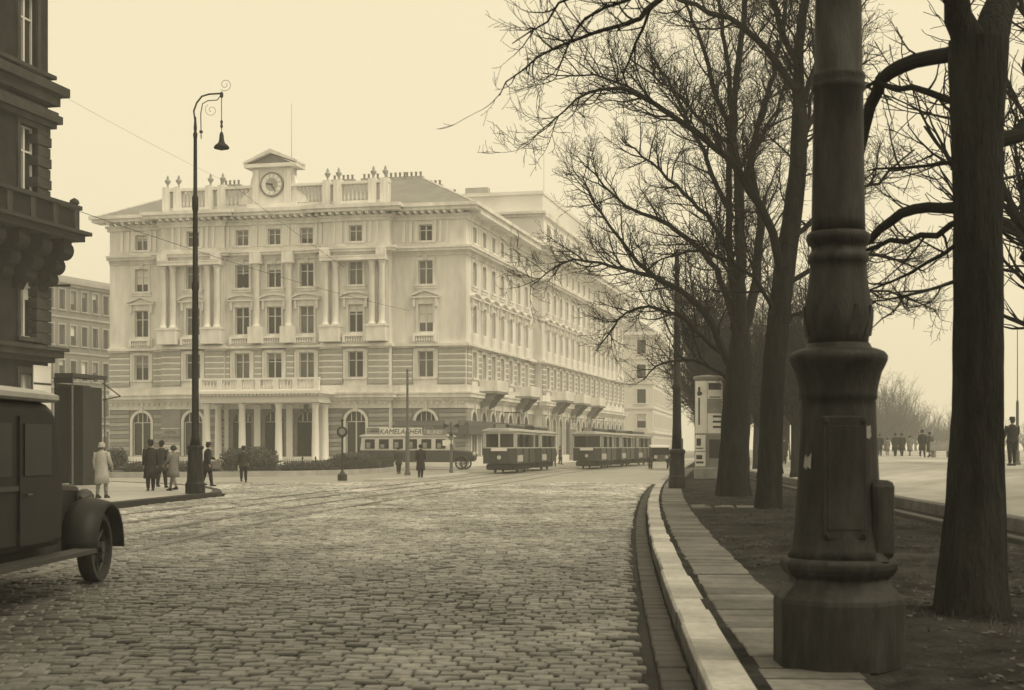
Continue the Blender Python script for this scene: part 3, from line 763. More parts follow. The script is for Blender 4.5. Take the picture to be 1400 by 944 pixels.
for sg in (-1, 1): MB().prism([(-16.9 + sg * 2.45, -1.45, 25.862), (-16.9 + sg * 2.45, -1.45, 26.05), (-16.9, -1.45, 27.1), (-16.9, -1.45, 26.75)], (0, 2.0, 0)).build('gable_moulding', 'hotel_trim', hotel)
clock = MB()
def disc(mb, cx_, y, cz_, r, k=28, y2=None):
    mb.prism([(cx_ + r * math.cos(2*math.pi*i/k), y, cz_ + r * math.sin(2*math.pi*i/k)) for i in range(k)], (0, (y2 if y2 is not None else y + .05) - y, 0)); return mb
ck = disc(MB(), -16.9, -1.06, 24.1, 1.08, y2=-.94).build('clock', 'hotel_dark', hotel)
disc(MB(), -16.9, -1.075, 24.1, .92, y2=-1.061).build('clock_face', 'hotel_wall', ck)
disc(MB(), -16.9, -1.085, 24.1, .55, y2=-1.076).build('dial_centre', 'hotel_rustic', ck)
num = MB().bb(-.10, .10, -.012, .012, -.14, .14).mesh('numeral', 'column_white')
for i in range(12):
    a = 2 * math.pi * i / 12; o = put('numeral', num, ck, (-16.9 + .74 * math.sin(a), -1.088, 24.1 + .74 * math.cos(a))); o.rotation_euler = (0, a, 0)
for (L, w, a) in ((.8, .04, R(150)), (.5, .06, R(280))):
    o = put('clock_hand', MB().bb(-w, w, -.01, .01, -.1, L).mesh('clock_hand', 'iron_dark'), ck, (-16.9, -1.105, 24.1)); o.rotation_euler = (0, a, 0)

# ---- roof over the front block: truncated hip
rf_ = MB(); e = .9
b0 = [(-HW - e, -e, 21.98), (e, -e, 21.98), (e, 26, 21.98), (-HW - e, 26, 21.98)]; t0 = [(-HW + 6, 6.3, 25.4), (-5.6, 6.3, 25.4), (-5.6, 26, 25.4), (-HW + 6, 26, 25.4)]
rf_.add(b0 + t0, [(0, 1, 5, 4), (1, 2, 6, 5), (2, 3, 7, 6), (3, 0, 4, 7), (4, 5, 6, 7)])
roof = rf_.build('roof', 'roof_slate', hotel)
rid = MB().tube([(-5.6, 6.3, 25.45), (.9, -.85, 22.02)], .09, 5).build('roof_ridge', 'hotel_trim', roof)
MB().tube([(-HW + 6, 6.3, 25.45), (-HW - .9, -.85, 22.02)], .09, 5).build('roof_ridge', 'hotel_trim', roof)
pot = MB().lathe([(.10, 0), (.10, .32), (.13, .35), (.13, .42), (.08, .44)], 8).mesh('chimney_pot', 'hotel_rustic', True)
for (x, y, n) in ((-24.2, 6.6, 5), (-20.5, 6.6, 4), (-13.2, 6.6, 5), (-10.6, 6.6, 4), (-8.3, 6.6, 5), (-6.6, 6.6, 4), (-5.9, 11, 3), (-5.9, 16, 3)):
    boxpart('chimney', 'hotel_rustic', roof, x - n * .22, x + n * .22, y - .3, y + .3, 25.0, 25.7)
    for i in range(n): put('chimney_pot', pot, roof, (x + (i - (n - 1) / 2) * .42, y, 25.7))

# ---- side front: wing one, then the longer part standing forward
SB1 = [2.6 + 3.27 * i for i in range(7)]; SB2 = [28.2 + 3.29 * i for i in range(15)]
for (a, b, xp, bays) in ((0.0, 25.6, 0.0, SB1), (25.6, 76.6, .9, SB2)):
    hs_ = holes_for(bays, True)
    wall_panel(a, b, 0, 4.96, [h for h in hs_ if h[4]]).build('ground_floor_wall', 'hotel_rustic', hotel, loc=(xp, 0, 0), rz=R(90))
    w = wall_panel(a, b, 4.96, 20.72, [h for h in hs_ if not h[4]])
    if xp: w.quad((a, 0, 0), (a, 1.0, 0), (a, 1.0, 20.72), (a, 0, 20.72)); w.quad((b, 0, 0), (b, 0, 20.72), (b, 10, 20.72), (b, 10, 0))
    w.build('side_wall', 'hotel_wall', hotel, loc=(xp, 0, 0), rz=R(90))
    for by in bays:
        for k in ('g', 'm', 'f2', 'f3', 'at'):
            window(hotel, OW[k], round(LV[k][1] - LV[k][0], 3), 'seg' if k == 'f2' else STY[k], (xp, by, LV[k][0]), R(90), pale=random.random() < .5)
    a2 = a + (.25 if xp == 0 else 0)
    courses(hotel, 'hotel_rustic', piers(a2, b, bays, 1.12), xp, 6.95, 9.98, 6, 0.14, 0.13, True); joint_bands(hotel, piers(a2, b, bays, 1.12), xp, 6.95, 9.98, 6, True)
    courses(hotel, 'hotel_rustic', piers(a2, b, bays, 1.16), xp, 1.0, 4.9, 11, 0.07, 0.045, True)
    f = xp > 0
    boxpart('plinth', 'hotel_trim', hotel, xp - .1, xp + .16, a2, b, .02, .86)
    for nm, st in (('string_course', [(4.95, 5.5, .10), (5.5, 5.62, .2), (5.62, 5.85, .34), (5.85, 6.15, .58), (6.15, 6.28, .66), (6.28, 6.9, .12)]),
                   ('string_course', [(10.0, 10.14, .2), (10.14, 10.36, .42), (10.36, 10.5, .16)]), ('string_course', [(17.75, 17.9, .12), (17.9, 18.1, .2), (18.1, 18.32, .6), (18.32, 18.5, .74), (18.5, 18.86, .1)]),
                   ('cornice', [(20.72, 21.0, .18), (21.0, 21.2, .3), (21.2, 21.68, 1.15), (21.68, 21.98, 1.35)])):
        bk = .5 if nm == 'cornice' else .2
        band(nm, 'hotel_trim', hotel, bk + .001 if not f else a, b - (1.36 if not f and nm == 'cornice' else 0), xp, st, f, f, True, bk)
    for by in bays:
        for d in (-1.4, -.85, .85, 1.4):
            if a2 + .1 < by + d - .12 and by + d + .12 < b - .1: boxpart('attic_pilaster', 'hotel_trim', hotel, xp - .05, xp + .1, by + d - .12, by + d + .12, 18.88, 20.70)
for y in (6.0, 19.2, 31.5, 41.4, 51.2):
    xp = .0 if y < 25 else .9; bl = boxpart('balcony', 'hotel_dark', hotel, xp + .02, xp + 1.7, y - 2.0, y + 2.0, 6.285, 6.5)
    boxpart('balcony_parapet', 'hotel_trim', hotel, xp + 1.5, xp + 1.69, y - 1.99, y + 1.99, 6.5, 7.45)
    for d in (-1.98, 1.8): boxpart('balcony_parapet', 'hotel_trim', hotel, xp + .1, xp + 1.499, y + d, y + d + .17, 6.5, 7.4)
    for d in (-1.5, 1.5):
        MB().prism([(xp + .66, y + d - .2, 6.28), (xp + 1.5, y + d - .2, 6.28), (xp + 1.4, y + d - .2, 6.1), (xp + .95, y + d - .2, 5.75), (xp + .7, y + d - .2, 5.3), (xp + .1, y + d - .2, 5.0), (xp + .1, y + d - .2, 5.2)], (0, .4, 0)).build('balcony_bracket', 'hotel_dark', hotel)
# higher block above the side front
boxpart('upper_block', 'hotel_wall', hotel, -8.0, .55, 28.0, 57.0, 21.985, 25.2)
band('upper_cornice', 'hotel_trim', hotel, -8.4, .85, 28.0, [(25.2, 25.45, .35), (25.45, 25.7, .7)], False, False, back=29)
boxpart('upper_attic', 'hotel_wall', hotel, -8.0, .4, 28.2, 56.8, 25.7, 27.5); boxpart('upper_coping', 'hotel_trim', hotel, -8.1, .5, 28.0, 57.0, 27.5, 27.85)
for i in range(8): boxpart('upper_window_panel', 'hotel_rustic', hotel, .55, .62, 29.6 + i * 3.4, 31.0 + i * 3.4, 22.6, 24.6)
boxpart('chimney', 'hotel_rustic', hotel, -8.0, -5.6, 29, 30, 27.86, 28.6)
rw = MB(); rw.add([(1.8, 57.0, 21.98), (1.8, 77.4, 21.98), (-10, 77.4, 21.98), (-10, 57, 21.98), (-3, 57, 25.0), (-3, 73, 25.0)], [(0, 1, 5, 4), (1, 2, 5), (2, 3, 4, 5), (3, 0, 4)]); rw.build('side_roof', 'roof_slate', hotel)
boxpart('inner_court_wall', 'hotel_wall', hotel, -HW + .02, -HW + .4, .05, 25.9, 0, 20.7)
MB().tube([(-2.0, 40, 27.85), (-2.0, 40, 28.6)], .05, 6).build('mast_base', 'iron_grey', hotel)
MB().lathe([(.05, 0), (.28, .2), (.3, .35), (.12, .6), (.02, .9), (.012, 8.0)], 8, (-1.6, 38, 27.85)).build('mast', 'iron_grey', hotel)
MB().lathe([(.025, 0), (.012, 6.5)], 6, (-16.0, 1.2, 27.0 - 2)).build('flagpole', 'iron_grey', hotel)
# ---- shop awnings and boards on the hotel's corner
def sign(parent, x0, x1, y, z0, z1, text, size, bg='paper_grey', fg='ink', rows=None):
    s = boxpart('name_board', bg, parent, x0, x1, y - .05, y, z0, z1); fr = MB()
    rows = rows or [(text, (z0 + z1) / 2, size)]
    for (t, z, q) in rows: text_part('lettering', t, q, fg, parent, ((x0 + x1) / 2, y - .056, z), (R(90), 0, 0), extrude=.004)
    for (a, b, c, d) in ((x0 - .06, x1 + .06, z1, z1 + .06), (x0 - .06, x1 + .06, z0 - .06, z0)): boxpart('board_frame', 'hotel_trim', parent, a, b, y - .07, y, c, d)
boxpart('board_ground', 'hotel_dark', hotel, -27.15, -25.35, -1.13, -1.08, 3.4, 4.9)
sign(hotel, -27.1, -25.4, -1.14, 2.05, 3.28, '', .4, rows=[('HOTEL', 2.95, .34), ('METROPOLE', 2.5, .29)])
sign(hotel, -27.1, -25.4, -1.14, 1.3, 1.82, 'FESTSÄLE', .36, 'paper')
sign(hotel, -8.3, -6.5, -1.14, 2.35, 3.3, '', .4, rows=[('HOTEL', 3.05, .32), ('METROPOLE', 2.65, .27)])
boxpart('awning_fascia', 'canvas', hotel, -6.1, .55, -.95, -.7, 2.75, 3.5); boxpart('awning_fascia', 'canvas', hotel, .3, .55, -.68, 25.0, 2.75, 3.5)
text_part('lettering', 'SUKED', .72, 'paper_grey', hotel, (-3.6, -.958, 3.12), (R(90), 0, 0), extrude=.004)
MB().prism([(-6.1, -.72, 3.5), (-6.1, -.12, 3.9), (-6.1, -.12, 3.5)], (6.1, 0, 0)).build('awning_top', 'canvas', hotel)
MB().prism([(.3, -.1, 3.5), (.1, -.1, 3.9), (.1, -.1, 3.5)], (0, 25, 0)).build('awning_top', 'canvas', hotel)
for i in range(9): MB().prism([(-4.6 + i*.26, -.9, 2.75), (-4.4 + i*.26, -.9, 2.75), (-4.4 + i*.26, -.9, 1.9 + .12*(i % 2)), (-4.6 + i*.26, -.9, 1.9 + .12*(i % 2))], (0, .03, 0)).build('awning_fringe', 'canvas', hotel)
# shop front in the side (buffet)
boxpart('shop_front', 'hotel_dark', hotel, .92, 1.12, 38.8, 42.6, .3, 4.9); text_part('lettering', 'Buffet', 1.5, 'paper', hotel, (1.135, 40.7, 4.1), (R(90), 0, R(90)), .3, .004)
for y in (39.3, 40.4, 41.5): boxpart('shop_pane', 'glass_pale', hotel, 1.12, 1.15, y, y + .75, .9, 3.2)

# ------------------------------------------------------------------ generic far house
def house(name, label, loc, rz, W, D_, H, floors, bays_f, bays_s, wall='far_stucco', trim='far_stucco', roof_h=2.5, win_w=1.1, side_sign=1, pale=False, case=True):
    h = thing(name, label, 'building', loc, rz)
    fh = H / floors
    def rows(bays, length, off):
        st = length / bays; hs = []
        for i in range(bays):
            c = off + st * (i + .5)
            for k in range(floors): hs.append((c - win_w/2, c + win_w/2, k * fh + fh * .26, k * fh + fh * .26 + fh * .56, False))
        return hs
    hf = rows(bays_f, W, 0); wall_panel(0, W, 0, H, hf).build('front_wall', wall, h)
    hs = rows(bays_s, D_, 0); wall_panel(0, D_, 0, H, hs).build('side_wall', wall, h, loc=(W if side_sign > 0 else 0, 0 if side_sign > 0 else D_, 0), rz=R(90) * side_sign)
    wh = round(fh * .56, 3)
    for q in hf: window(h, win_w, wh, 'attic', ((q[0] + q[1]) / 2, 0, q[2]), 0, trim, pale=pale, casement=case)
    for q in hs:
        m = (q[0] + q[1]) / 2; window(h, win_w, wh, 'attic', (W, m, q[2]) if side_sign > 0 else (0, D_ - m, q[2]), R(90) * side_sign, trim, pale=pale, casement=False)
    for k in range(1, floors):
        p = .16 if k > 1 else .3
        mb = MB(); mb.bb(-p, W + p, -p, .1, k * fh + .1, k * fh + .36)
        mb.bb(*( (W - .1, W + p) if side_sign > 0 else (-p, .1)), .101, D_, k * fh + .1, k * fh + .36); mb.build('string_course', trim, h)
    mb = MB(); mb.bb(-.7, W + .7, -.7, D_, H + .001, H + .45); mb.bb(-.35, W + .35, -.35, D_, H - .35, H); mb.build('cornice', trim, h)
    mb = MB(); m = D_ / 2; q = min(W, D_) * .35
    mb.add([(-.6, -.6, H + .45), (W + .6, -.6, H + .45), (W + .6, D_, H + .45), (-.6, D_, H + .45), (q, q, H + .45 + roof_h), (W - q, q, H + .45 + roof_h), (W - q, D_ - q, H + .45 + roof_h), (q, D_ - q, H + .45 + roof_h)], [(0,1,5,4),(1,2,6,5),(2,3,7,6),(3,0,4,7),(4,5,6,7)])
    r = mb.build('roof', 'roof_slate', h)
    for i in range(3): boxpart('chimney', trim, r, W * (.25 + .22 * i) - .5, W * (.25 + .22 * i) + .5, q - .4, q + .4, H + .5 + roof_h * .6, H + roof_h + 1.4)
    return h
# pale corner house closing the street beyond the hotel
house('corner_house', 'pale corner house standing at the far end of the street past the hotel', (10.2, 209.5, 0), -R(10), 10.0, 60, 17.6, 5, 3, 18, 'pale_stucco', 'pale_stucco', 2.6, 1.25, case=False)
# grey apartment row in the side street left of the hotel: its long front recedes, so it is the east side of a deep block
house('apartment_block', 'grey apartment row in the side street left of the hotel', (-75.8, 195.5, 0), -R(20), 16.0, 60, 23.4, 5, 4, 25, 'far_stucco_dark', 'far_stucco', 1.6, 1.25, case=False)

# ------------------------------------------------------------------ dark corner building at the left edge
LX, LY, LL = -18.4, 58.0, 34.0
lb = thing('corner_building', 'soot darkened corner building with heavy stone balcony and bracketed cornice', 'building', (LX, LY, 0), -TH)
# local frame: its street front is the plane x=0 facing +x, running from y=0 (far end) back to y=-LL
fl = [(0.35, 4.5), (5.9, 8.9), (11.25, 14.1), (16.35, 19.3), (20.7, 23.2)]
bays = [1.45 + 3.1 * i for i in range(11)]
hs = [(LL - c - .6, LL - c + .6, z0, z1, False) for c in bays for (z0, z1) in fl]
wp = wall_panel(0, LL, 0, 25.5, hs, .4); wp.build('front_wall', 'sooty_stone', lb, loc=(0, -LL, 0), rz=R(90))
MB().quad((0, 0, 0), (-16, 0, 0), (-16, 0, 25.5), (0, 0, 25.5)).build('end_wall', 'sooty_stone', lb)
for c in bays:
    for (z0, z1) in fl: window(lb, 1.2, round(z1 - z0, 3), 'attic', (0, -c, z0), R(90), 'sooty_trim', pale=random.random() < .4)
def lband(name, steps, e1=True, a=-LL): return band(name, 'sooty_trim', lb, a, 0, 0, steps, False, e1, True, .3)
lband('shop_cornice', [(5.0, 5.2, .2), (5.2, 5.45, .45), (5.45, 5.6, .6)])
lband('string_course', [(14.3, 14.5, .25), (14.5, 14.8, .42), (14.8, 14.95, .3), (15.2, 15.6, .35), (15.6, 15.95, .62), (15.95, 16.1, .3)])
lband('string_course', [(16.25, 16.4, .25)])
lband('cornice', [(24.6, 25.0, .5), (25.0, 25.6, 1.2)])
boxpart('roof', 'roof_slate', lb, -16, .2, -LL, -.05, 25.6, 26.2)
# quoins at the far corner, one block after another
for i in range(8): boxpart('quoin', 'sooty_trim', lb, -.6, .08 if i % 2 else .13, -.75 if i % 2 else -.95, .06, 11.0 + i * .42, 11.38 + i * .42)
for i in range(7): boxpart('quoin', 'sooty_trim', lb, -.6, .12, -1.0, .06, 5.7 + i * .46, 6.12 + i * .46)
for i in range(9): boxpart('quoin', 'sooty_trim', lb, -.6, .10, -.8, .06, .4 + i * .5, .85 + i * .5)
# balcony with panelled parapet on stacked brackets
boxpart('balcony', 'sooty_trim', lb, .02, 1.55, -LL, .15, 9.75, 10.0); boxpart('balcony_edge', 'sooty_trim', lb, .02, 1.75, -LL, .35, 10.0, 10.14)
boxpart('balcony_rail', 'sooty_trim', lb, 1.05, 1.45, -LL, .12, 11.0, 11.16)
boxpart('balcony_wall', 'sooty_stone', lb, 1.14, 1.32, -LL, .02, 10.14, 11.0)
boxpart('balcony_wall', 'sooty_stone', lb, .04, 1.13, -.14, .02, 10.14, 11.0)
for i in range(11): boxpart('balcony_pier', 'sooty_trim', lb, 1.08, 1.40, -.36 - i * 1.55, -.02 - i * 1.55, 10.145, 10.995)
put('balcony_knob', MB().lathe([(.1, 0), (.2, .1), (.16, .22), (.03, .3)], 10).mesh('balcony_knob', 'sooty_trim', True), lb, (1.25, -.15, 11.16))
for i in range(11):
    y = -.75 - i * 1.55
    for (r, x, z) in ((.38, .95, 9.35), (.34, .62, 8.75), (.28, .38, 8.25)):
        mb = MB(); mb.prism([(x + r * math.cos(2*math.pi*j/14), y - .25, z + r * math.sin(2*math.pi*j/14)) for j in range(14)], (0, .7, 0)); mb.build('balcony_bracket', 'sooty_stone', lb)
    MB().prism([(0, y - .2, 9.74), (1.3, y - .2, 9.74), (.95, y - .2, 9.0), (.4, y - .2, 8.2), (.1, y - .2, 7.7), (0, y - .2, 7.7)], (0, .6, 0)).build('balcony_bracket', 'sooty_stone', lb)
MB().tube([(.1, -.2, 8.05), (1.1, -.2, 8.02)], .05, 6).build('wall_bracket_arm', 'iron_dark', lb)
# pale shop posters by the corner and a flat canopy frame over the pavement
boxpart('shop_panel', 'pale_stucco', lb, .13, .17, -1.3, -.05, 3.0, 4.85); boxpart('shop_panel_gap', 'ink', lb, .171, .18, -1.3, -.05, 4.1, 4.18)
cn = thing('shop_canopy', 'dark shop canopy on thin posts beside the soot darkened building', 'canopy', (LX, LY, 0), -TH)
boxpart('canopy_roof', 'iron_dark', cn, .16, .98, .2, 2.9, 4.45, 4.6); boxpart('canopy_fascia', 'sooty_stone', cn, .16, .98, .16, .2, 4.2, 4.44)
boxpart('canopy_side', 'dark_pane', cn, .16, .22, .2, 2.9, .2, 4.2)
for (x, y) in ((.93, .25), (.93, 2.8)): MB().tube([(x, y, .1), (x, y, 4.45)], .04, 8).build('post', 'iron_grey', cn)
boxpart('canopy_back', 'under_black', cn, .23, .85, 1.2, 2.7, .12, 4.1)
pr = MB(); pr.tube([(.95, 2.6, 4.3), (1.75, 2.6, 3.75)], .025, 6); pr.tube([(.95, 2.6, 3.6), (1.75, 2.6, 3.75)], .025, 6); pr.build('sign_bracket', 'iron_dark', cn)
# ================================================================== VEHICLES
def wheel(parent, loc, r, w, axis='x', spokes=10, tyre='rubber', rim='iron_grey', name='wheel'):
    """wheel with tyre and spoked rim; axle along local x or y"""
    k = 24; t = MB(); pr = [(r * .80, -w/2), (r * .96, -w/2), (r, -w/4), (r, w/4), (r * .96, w/2), (r * .80, w/2)]
    def P3(rad, a, u): return (u, rad * math.cos(a), rad * math.sin(a)) if axis == 'x' else (rad * math.cos(a), u, rad * math.sin(a))
    vs = [P3(q[0], 2*math.pi*j/k, q[1]) for j in range(k) for q in pr]; n = len(pr)
    t.add(vs, [(j*n + i, j*n + (i+1) % n, ((j+1) % k)*n + (i+1) % n, ((j+1) % k)*n + i) for j in range(k) for i in range(n)])
    wo = t.build(name, tyre, parent, smooth=False, loc=loc)
    h = MB()
    for j in range(spokes):
        a = 2 * math.pi * j / spokes; h.tube([P3(r*.1, a, 0), P3(r*.82, a, 0)], r * .045, 5)
    h.tube([P3(0, 0, -w*.6), P3(0, 0, w*.6)], r * .16, 12)
    rr = [P3(r*.8, 2*math.pi*j/k, 0) for j in range(k + 1)]; h.tube(rr, r * .05, 5, False)
    h.build('rim', rim, wo); return wo

def tram(name, label, loc, rz, L, front_board=True, dark_front=False, bays=4, motor=True, group=None):
    """front at y=0 facing -y; body runs to y=L. Dark lower body, cream posts, dark windows, arched roof with raised lantern."""
    t = thing(name, label, 'tram', loc, rz, group); W = 1.08; z0, zs, zr = .62, 1.62, 2.62
    def ring(w, y0, y1, bow):     # plan outline with bowed ends
        return [(-w, y0 + bow), (-w * .62, y0 + bow * .25), (0, y0), (w * .62, y0 + bow * .25), (w, y0 + bow), (w, y1 - bow), (w * .62, y1 - bow * .25), (0, y1), (-w * .62, y1 - bow * .25), (-w, y1 - bow)]
    bow = .35
    rg = ring(W, 0, L, bow)
    MB().loft([[(x, y, z0) for x, y in rg], [(x, y, z0 + .25) for x, y in rg], [(x, y, zs) for x, y in rg]]).build('lower_body', 'tram_dark', t)
    MB().loft([[(x * 1.015, y, zs - .03) for x, y in rg], [(x * 1.015, y, zs + .04) for x, y in rg]]).build('belt_rail', 'tram_cream', t)
    rin = ring(W - .07, .06, L - .06, bow)
    MB().loft([[(x, y, zs + .041) for x, y in rin], [(x, y, zr - .1) for x, y in rin]]).build('window_band', 'glass', t)
    rt = ring(W + .02, -.02, L + .02, bow); 
    MB().loft([[(x, y, zr - .12) for x, y in rt], [(x, y, zr) for x, y in rt]]).build('header', 'tram_cream' if not dark_front else 'tram_roof', t)
    pm = 'tram_cream' if not dark_front else 'tram_dark'
    fy = lambda x: bow * .25 * abs(x) / (W * .62) if abs(x) < W * .62 else bow * .25 + bow * .75 * (abs(x) - W * .62) / (W * .38)
    for yy, sg in ((0, 1), (L, -1)):
        for x in (-W + .1, 0, W - .1):
            w = .11 if abs(x) > .1 else .05
            boxpart('window_post', pm, t, x - w, x + w, *sorted((yy + sg * (fy(x) - .02), yy + sg * (fy(x) + .12))), zs + .042, zr - .121)
    st = (L - 2 * bow) / bays
    for i in range(bays + 1):
        for sg in (-1, 1):
            y = bow + st * i; boxpart('window_post', 'tram_cream', t, sg * (W - .04) - .045, sg * (W - .04) + .045, y - .09, y + .09, zs + .042, zr - .121)
    for sg in (-1, 1):   # platform steps, panels
        boxpart('side_panel', 'tram_cream', t, sg * W, sg * (W + .02), bow + .25, bow + st * .95, z0 + .12, z0 + .55)
        for yy in (bow + st, L - bow - st): boxpart('platform_opening', 'under_black', t, sg * (W - .02), sg * (W + .012), yy - .32, yy + .32, z0 + .02, zr - .13)
    rr = []
    for (s_, z) in ((1.0, zr + .001), (1.04, zr + .06), (.9, zr + .17), (.6, zr + .25)):
        rr.append([(x * s_ * 1.03, (y - L/2) * (1 + .02 * s_) + L/2, z) for x, y in rt])
    MB().loft(rr).build('roof', 'tram_roof', t)
    ln = [(-.5, .9), (.5, .9), (.5, L - .9), (-.5, L - .9)]
    MB().loft([[(x, y, zr + .24) for x, y in ln], [(x, y, zr + .46) for x, y in ln], [(x * .8, y, zr + .54) for x, y in ln]]).build('roof_lantern', 'tram_dark', t)
    MB().bb(-.85, .85, .5, L - .5, .22, .6).build('underframe', 'under_black', t)
    for y in (L * .32, L * .68):
        for sg in (-1, 1): wheel(t, (sg * .72, y, .40), .40, .10, 'x', 8, 'iron_dark', 'iron_dark')
    MB().bb(-.8, .8, -.12, .1, .28, .55).build('buffer_beam', 'under_black', t)
    lg = MB(); lg.tube([(0, -.03, 0), (0, .1, 0)], .13, 12); lg.build('headlamp', 'lamp_glass', t, loc=(0, -.03, 1.02))
    mb = MB(); mb.bb(-.5, .5, -.12, -.03, 1.42, 1.62); mb.build('route_board', 'paper', t)
    if motor:
        mb = MB(); y = L * .55; mb.tube([(-.5, y, zr + .5), (-.5, y + .7, zr + 1.35), (.5, y + .7, zr + 1.35), (.5, y, zr + .5)], .025, 5); mb.tube([(-.6, y + .7, zr + 1.37), (.6, y + .7, zr + 1.37)], .03, 5); mb.build('current_bow', 'iron_dark', t)
        nb = MB(); nb.bb(-.34, .34, .6, .66, zr + .2, zr + .52); nb.build('line_number_box', 'paper_grey', t)
    return t
def track(y, off): return float(C1(y)) + off, -math.atan((float(C1(y + 2)) - float(C1(y - 2))) / 4)
x, rz = track(102.6, -3.95); tram('tram_trailer', 'trailer coupled behind the tram with the split windscreen', (x, 102.6, 0), rz, 8.4, bays=3, motor=False)
x, rz = track(92, -4.05); tram('tram', 'tram with cream front posts and split windscreen passing the hotel corner', (x, 92, 0), rz, 9.2, bays=3)
x, rz = track(111, -.72); g = 'cars of the dark fronted tram train'
tram('tram', 'leading tram of a train, dark fronted with pale side panels', (x, 111, 0), rz, 10.2, dark_front=True, bays=3, group=g)
x, rz = track(122.5, -.72); tram('tram_trailer', 'first trailer coupled right behind the dark fronted tram', (x, 122.5, 0), rz, 9.0, dark_front=False, bays=3, motor=False, group=g)
x, rz = track(132.6, -.72); tram('tram_trailer', 'rearmost trailer of the tram train near the far corner house', (x, 132.6, 0), rz, 9.0, dark_front=False, bays=3, motor=False, group=g)

# ---- sightseeing bus in front of the hotel, heading right
bus = thing('bus', 'long bus with white window band and roof advertising board before the hotel', 'bus', (-11.4, 109.6, 0), R(-9))
BL = 8.9       # runs along +x; side facing the camera is y=0
def side_profile(mb, pts, y0, y1): return mb.prism([(x, y0, z) for x, z in pts], (0, y1 - y0, 0))
side_profile(MB(), [(0, .55), (6.9, .55), (6.9, 1.42), (0, 1.42)], 0, 2.1).build('lower_body', 'bus_dark', bus, bevel=.06)
side_profile(MB(), [(0, 1.421), (6.9, 1.421), (6.75, 2.42), (.12, 2.42)], .03, 2.07).build('window_band', 'white_paint', bus, bevel=.04)
rfp = MB(); rfp.loft([[(-.05 + e, .0 + e, z), (6.95 - e, e, z), (6.95 - e, 2.1 - e, z), (-.05 + e, 2.1 - e, z)] for e, z in ((0, 2.421), (0, 2.5), (.15, 2.6), (.5, 2.66))]); rfp.build('roof', 'tram_roof', bus)
for i in range(6): 
    o = boxpart('window', 'glass', bus, .4 + i * 1.08, 1.14 + i * 1.08, .0, .028, 1.56, 2.26)
    boxpart('curtain', 'paper_grey', bus, .5 + i * 1.08, .8 + i * 1.08, -.012, -.002, 1.62, 1.62 + .2 + .3 * random.random())
side_profile(MB(), [(6.9, .6), (8.5, .6), (8.65, .8), (8.6, 1.3), (7.6, 1.42), (6.9, 1.45)], .45, 1.65).build('bonnet', 'bus_dark', bus, bevel=.1)
side_profile(MB(), [(6.76, 1.5), (6.95, 1.5), (6.78, 2.4), (6.7, 2.4)], .15, 1.95).build('windscreen', 'glass', bus)
for (x, y) in ((1.6, .12), (1.6, 1.98), (7.7, .15), (7.7, 1.95)): wheel(bus, (x, y, .46), .46, .2, 'y', 12, 'rubber', 'iron_grey')
for x in (7.7, 1.6):
    mb = MB(); a = np.linspace(.1, math.pi - .1, 10)
    for i in range(9): mb.prism([(x + .55*math.cos(a[i]), -.08, .46 + .55*math.sin(a[i])), (x + .6*math.cos(a[i]), -.08, .46 + .6*math.sin(a[i])), (x + .6*math.cos(a[i+1]), -.08, .46 + .6*math.sin(a[i+1])), (x + .55*math.cos(a[i+1]), -.08, .46 + .55*math.sin(a[i+1]))], (0, .4, 0))
    mb.build('mudguard', 'bus_dark', bus)
for y in (.5, 1.6): MB().lathe([(.05, 0), (.14, .05), (.15, .16), (.12, .2)], 12).xf(Matrix.Translation((8.5, y, 1.15)) @ Matrix.Rotation(R(90), 4, 'Y')).build('headlamp', 'lamp_glass', bus)
boxpart('advert_board', 'paper', bus, 1.5, 4.75, .05, .1, 2.52, 3.12); text_part('lettering', 'KAMELATHER', .52, 'ink', bus, (3.1, .04, 2.82), (R(90), 0, 0), .25, .004)
boxpart('advert_board', 'paper_grey', bus, 4.85, 6.6, .05, .1, 2.52, 3.0); text_part('lettering', 'RUND', .4, 'paper', bus, (5.7, .04, 2.76), (R(90), 0, 0), 0, .004)
boxpart('luggage_rail', 'iron_dark', bus, .2, 6.6, 1.9, 1.94, 2.85, 2.9)

# ---- old touring car coming down the far street
car = thing('motor_car', 'old black motor car with pale hood facing down the street by the kerb', 'car', (at(904, 112), 112, 0), R(-2))
side = lambda pts, x0, x1: MB().prism([(x0, y, z) for y, z in pts], (x1 - x0, 0, 0))
side([(1.3, .55), (1.3, 1.05), (2.0, 1.15), (3.9, 1.12), (4.0, .55)], -.72, .72).build('body', 'van_paint', car, bevel=.06)
side([(0.2, .6), (0.2, 1.02), (1.3, 1.1), (1.3, .6)], -.42, .42).build('bonnet', 'van_paint', car, bevel=.08)
boxpart('radiator', 'iron_grey', car, -.36, .36, .1, .2, .55, 1.06)
side([(1.35, 1.62), (1.5, 1.82), (3.7, 1.85), (3.95, 1.6)], -.74, .74).build('hood', 'pale_stucco', car, bevel=.08)
boxpart('windscreen', 'glass', car, -.62, .62, 1.38, 1.41, 1.08, 1.62); [boxpart('side_curtain', 'canvas', car, sx * .69, sx * .72, 1.45, 3.7, 1.1, 1.64) for sx in (-1, 1)]; boxpart('rear_panel', 'canvas', car, -.7, .7, 3.7, 3.85, 1.12, 1.62)
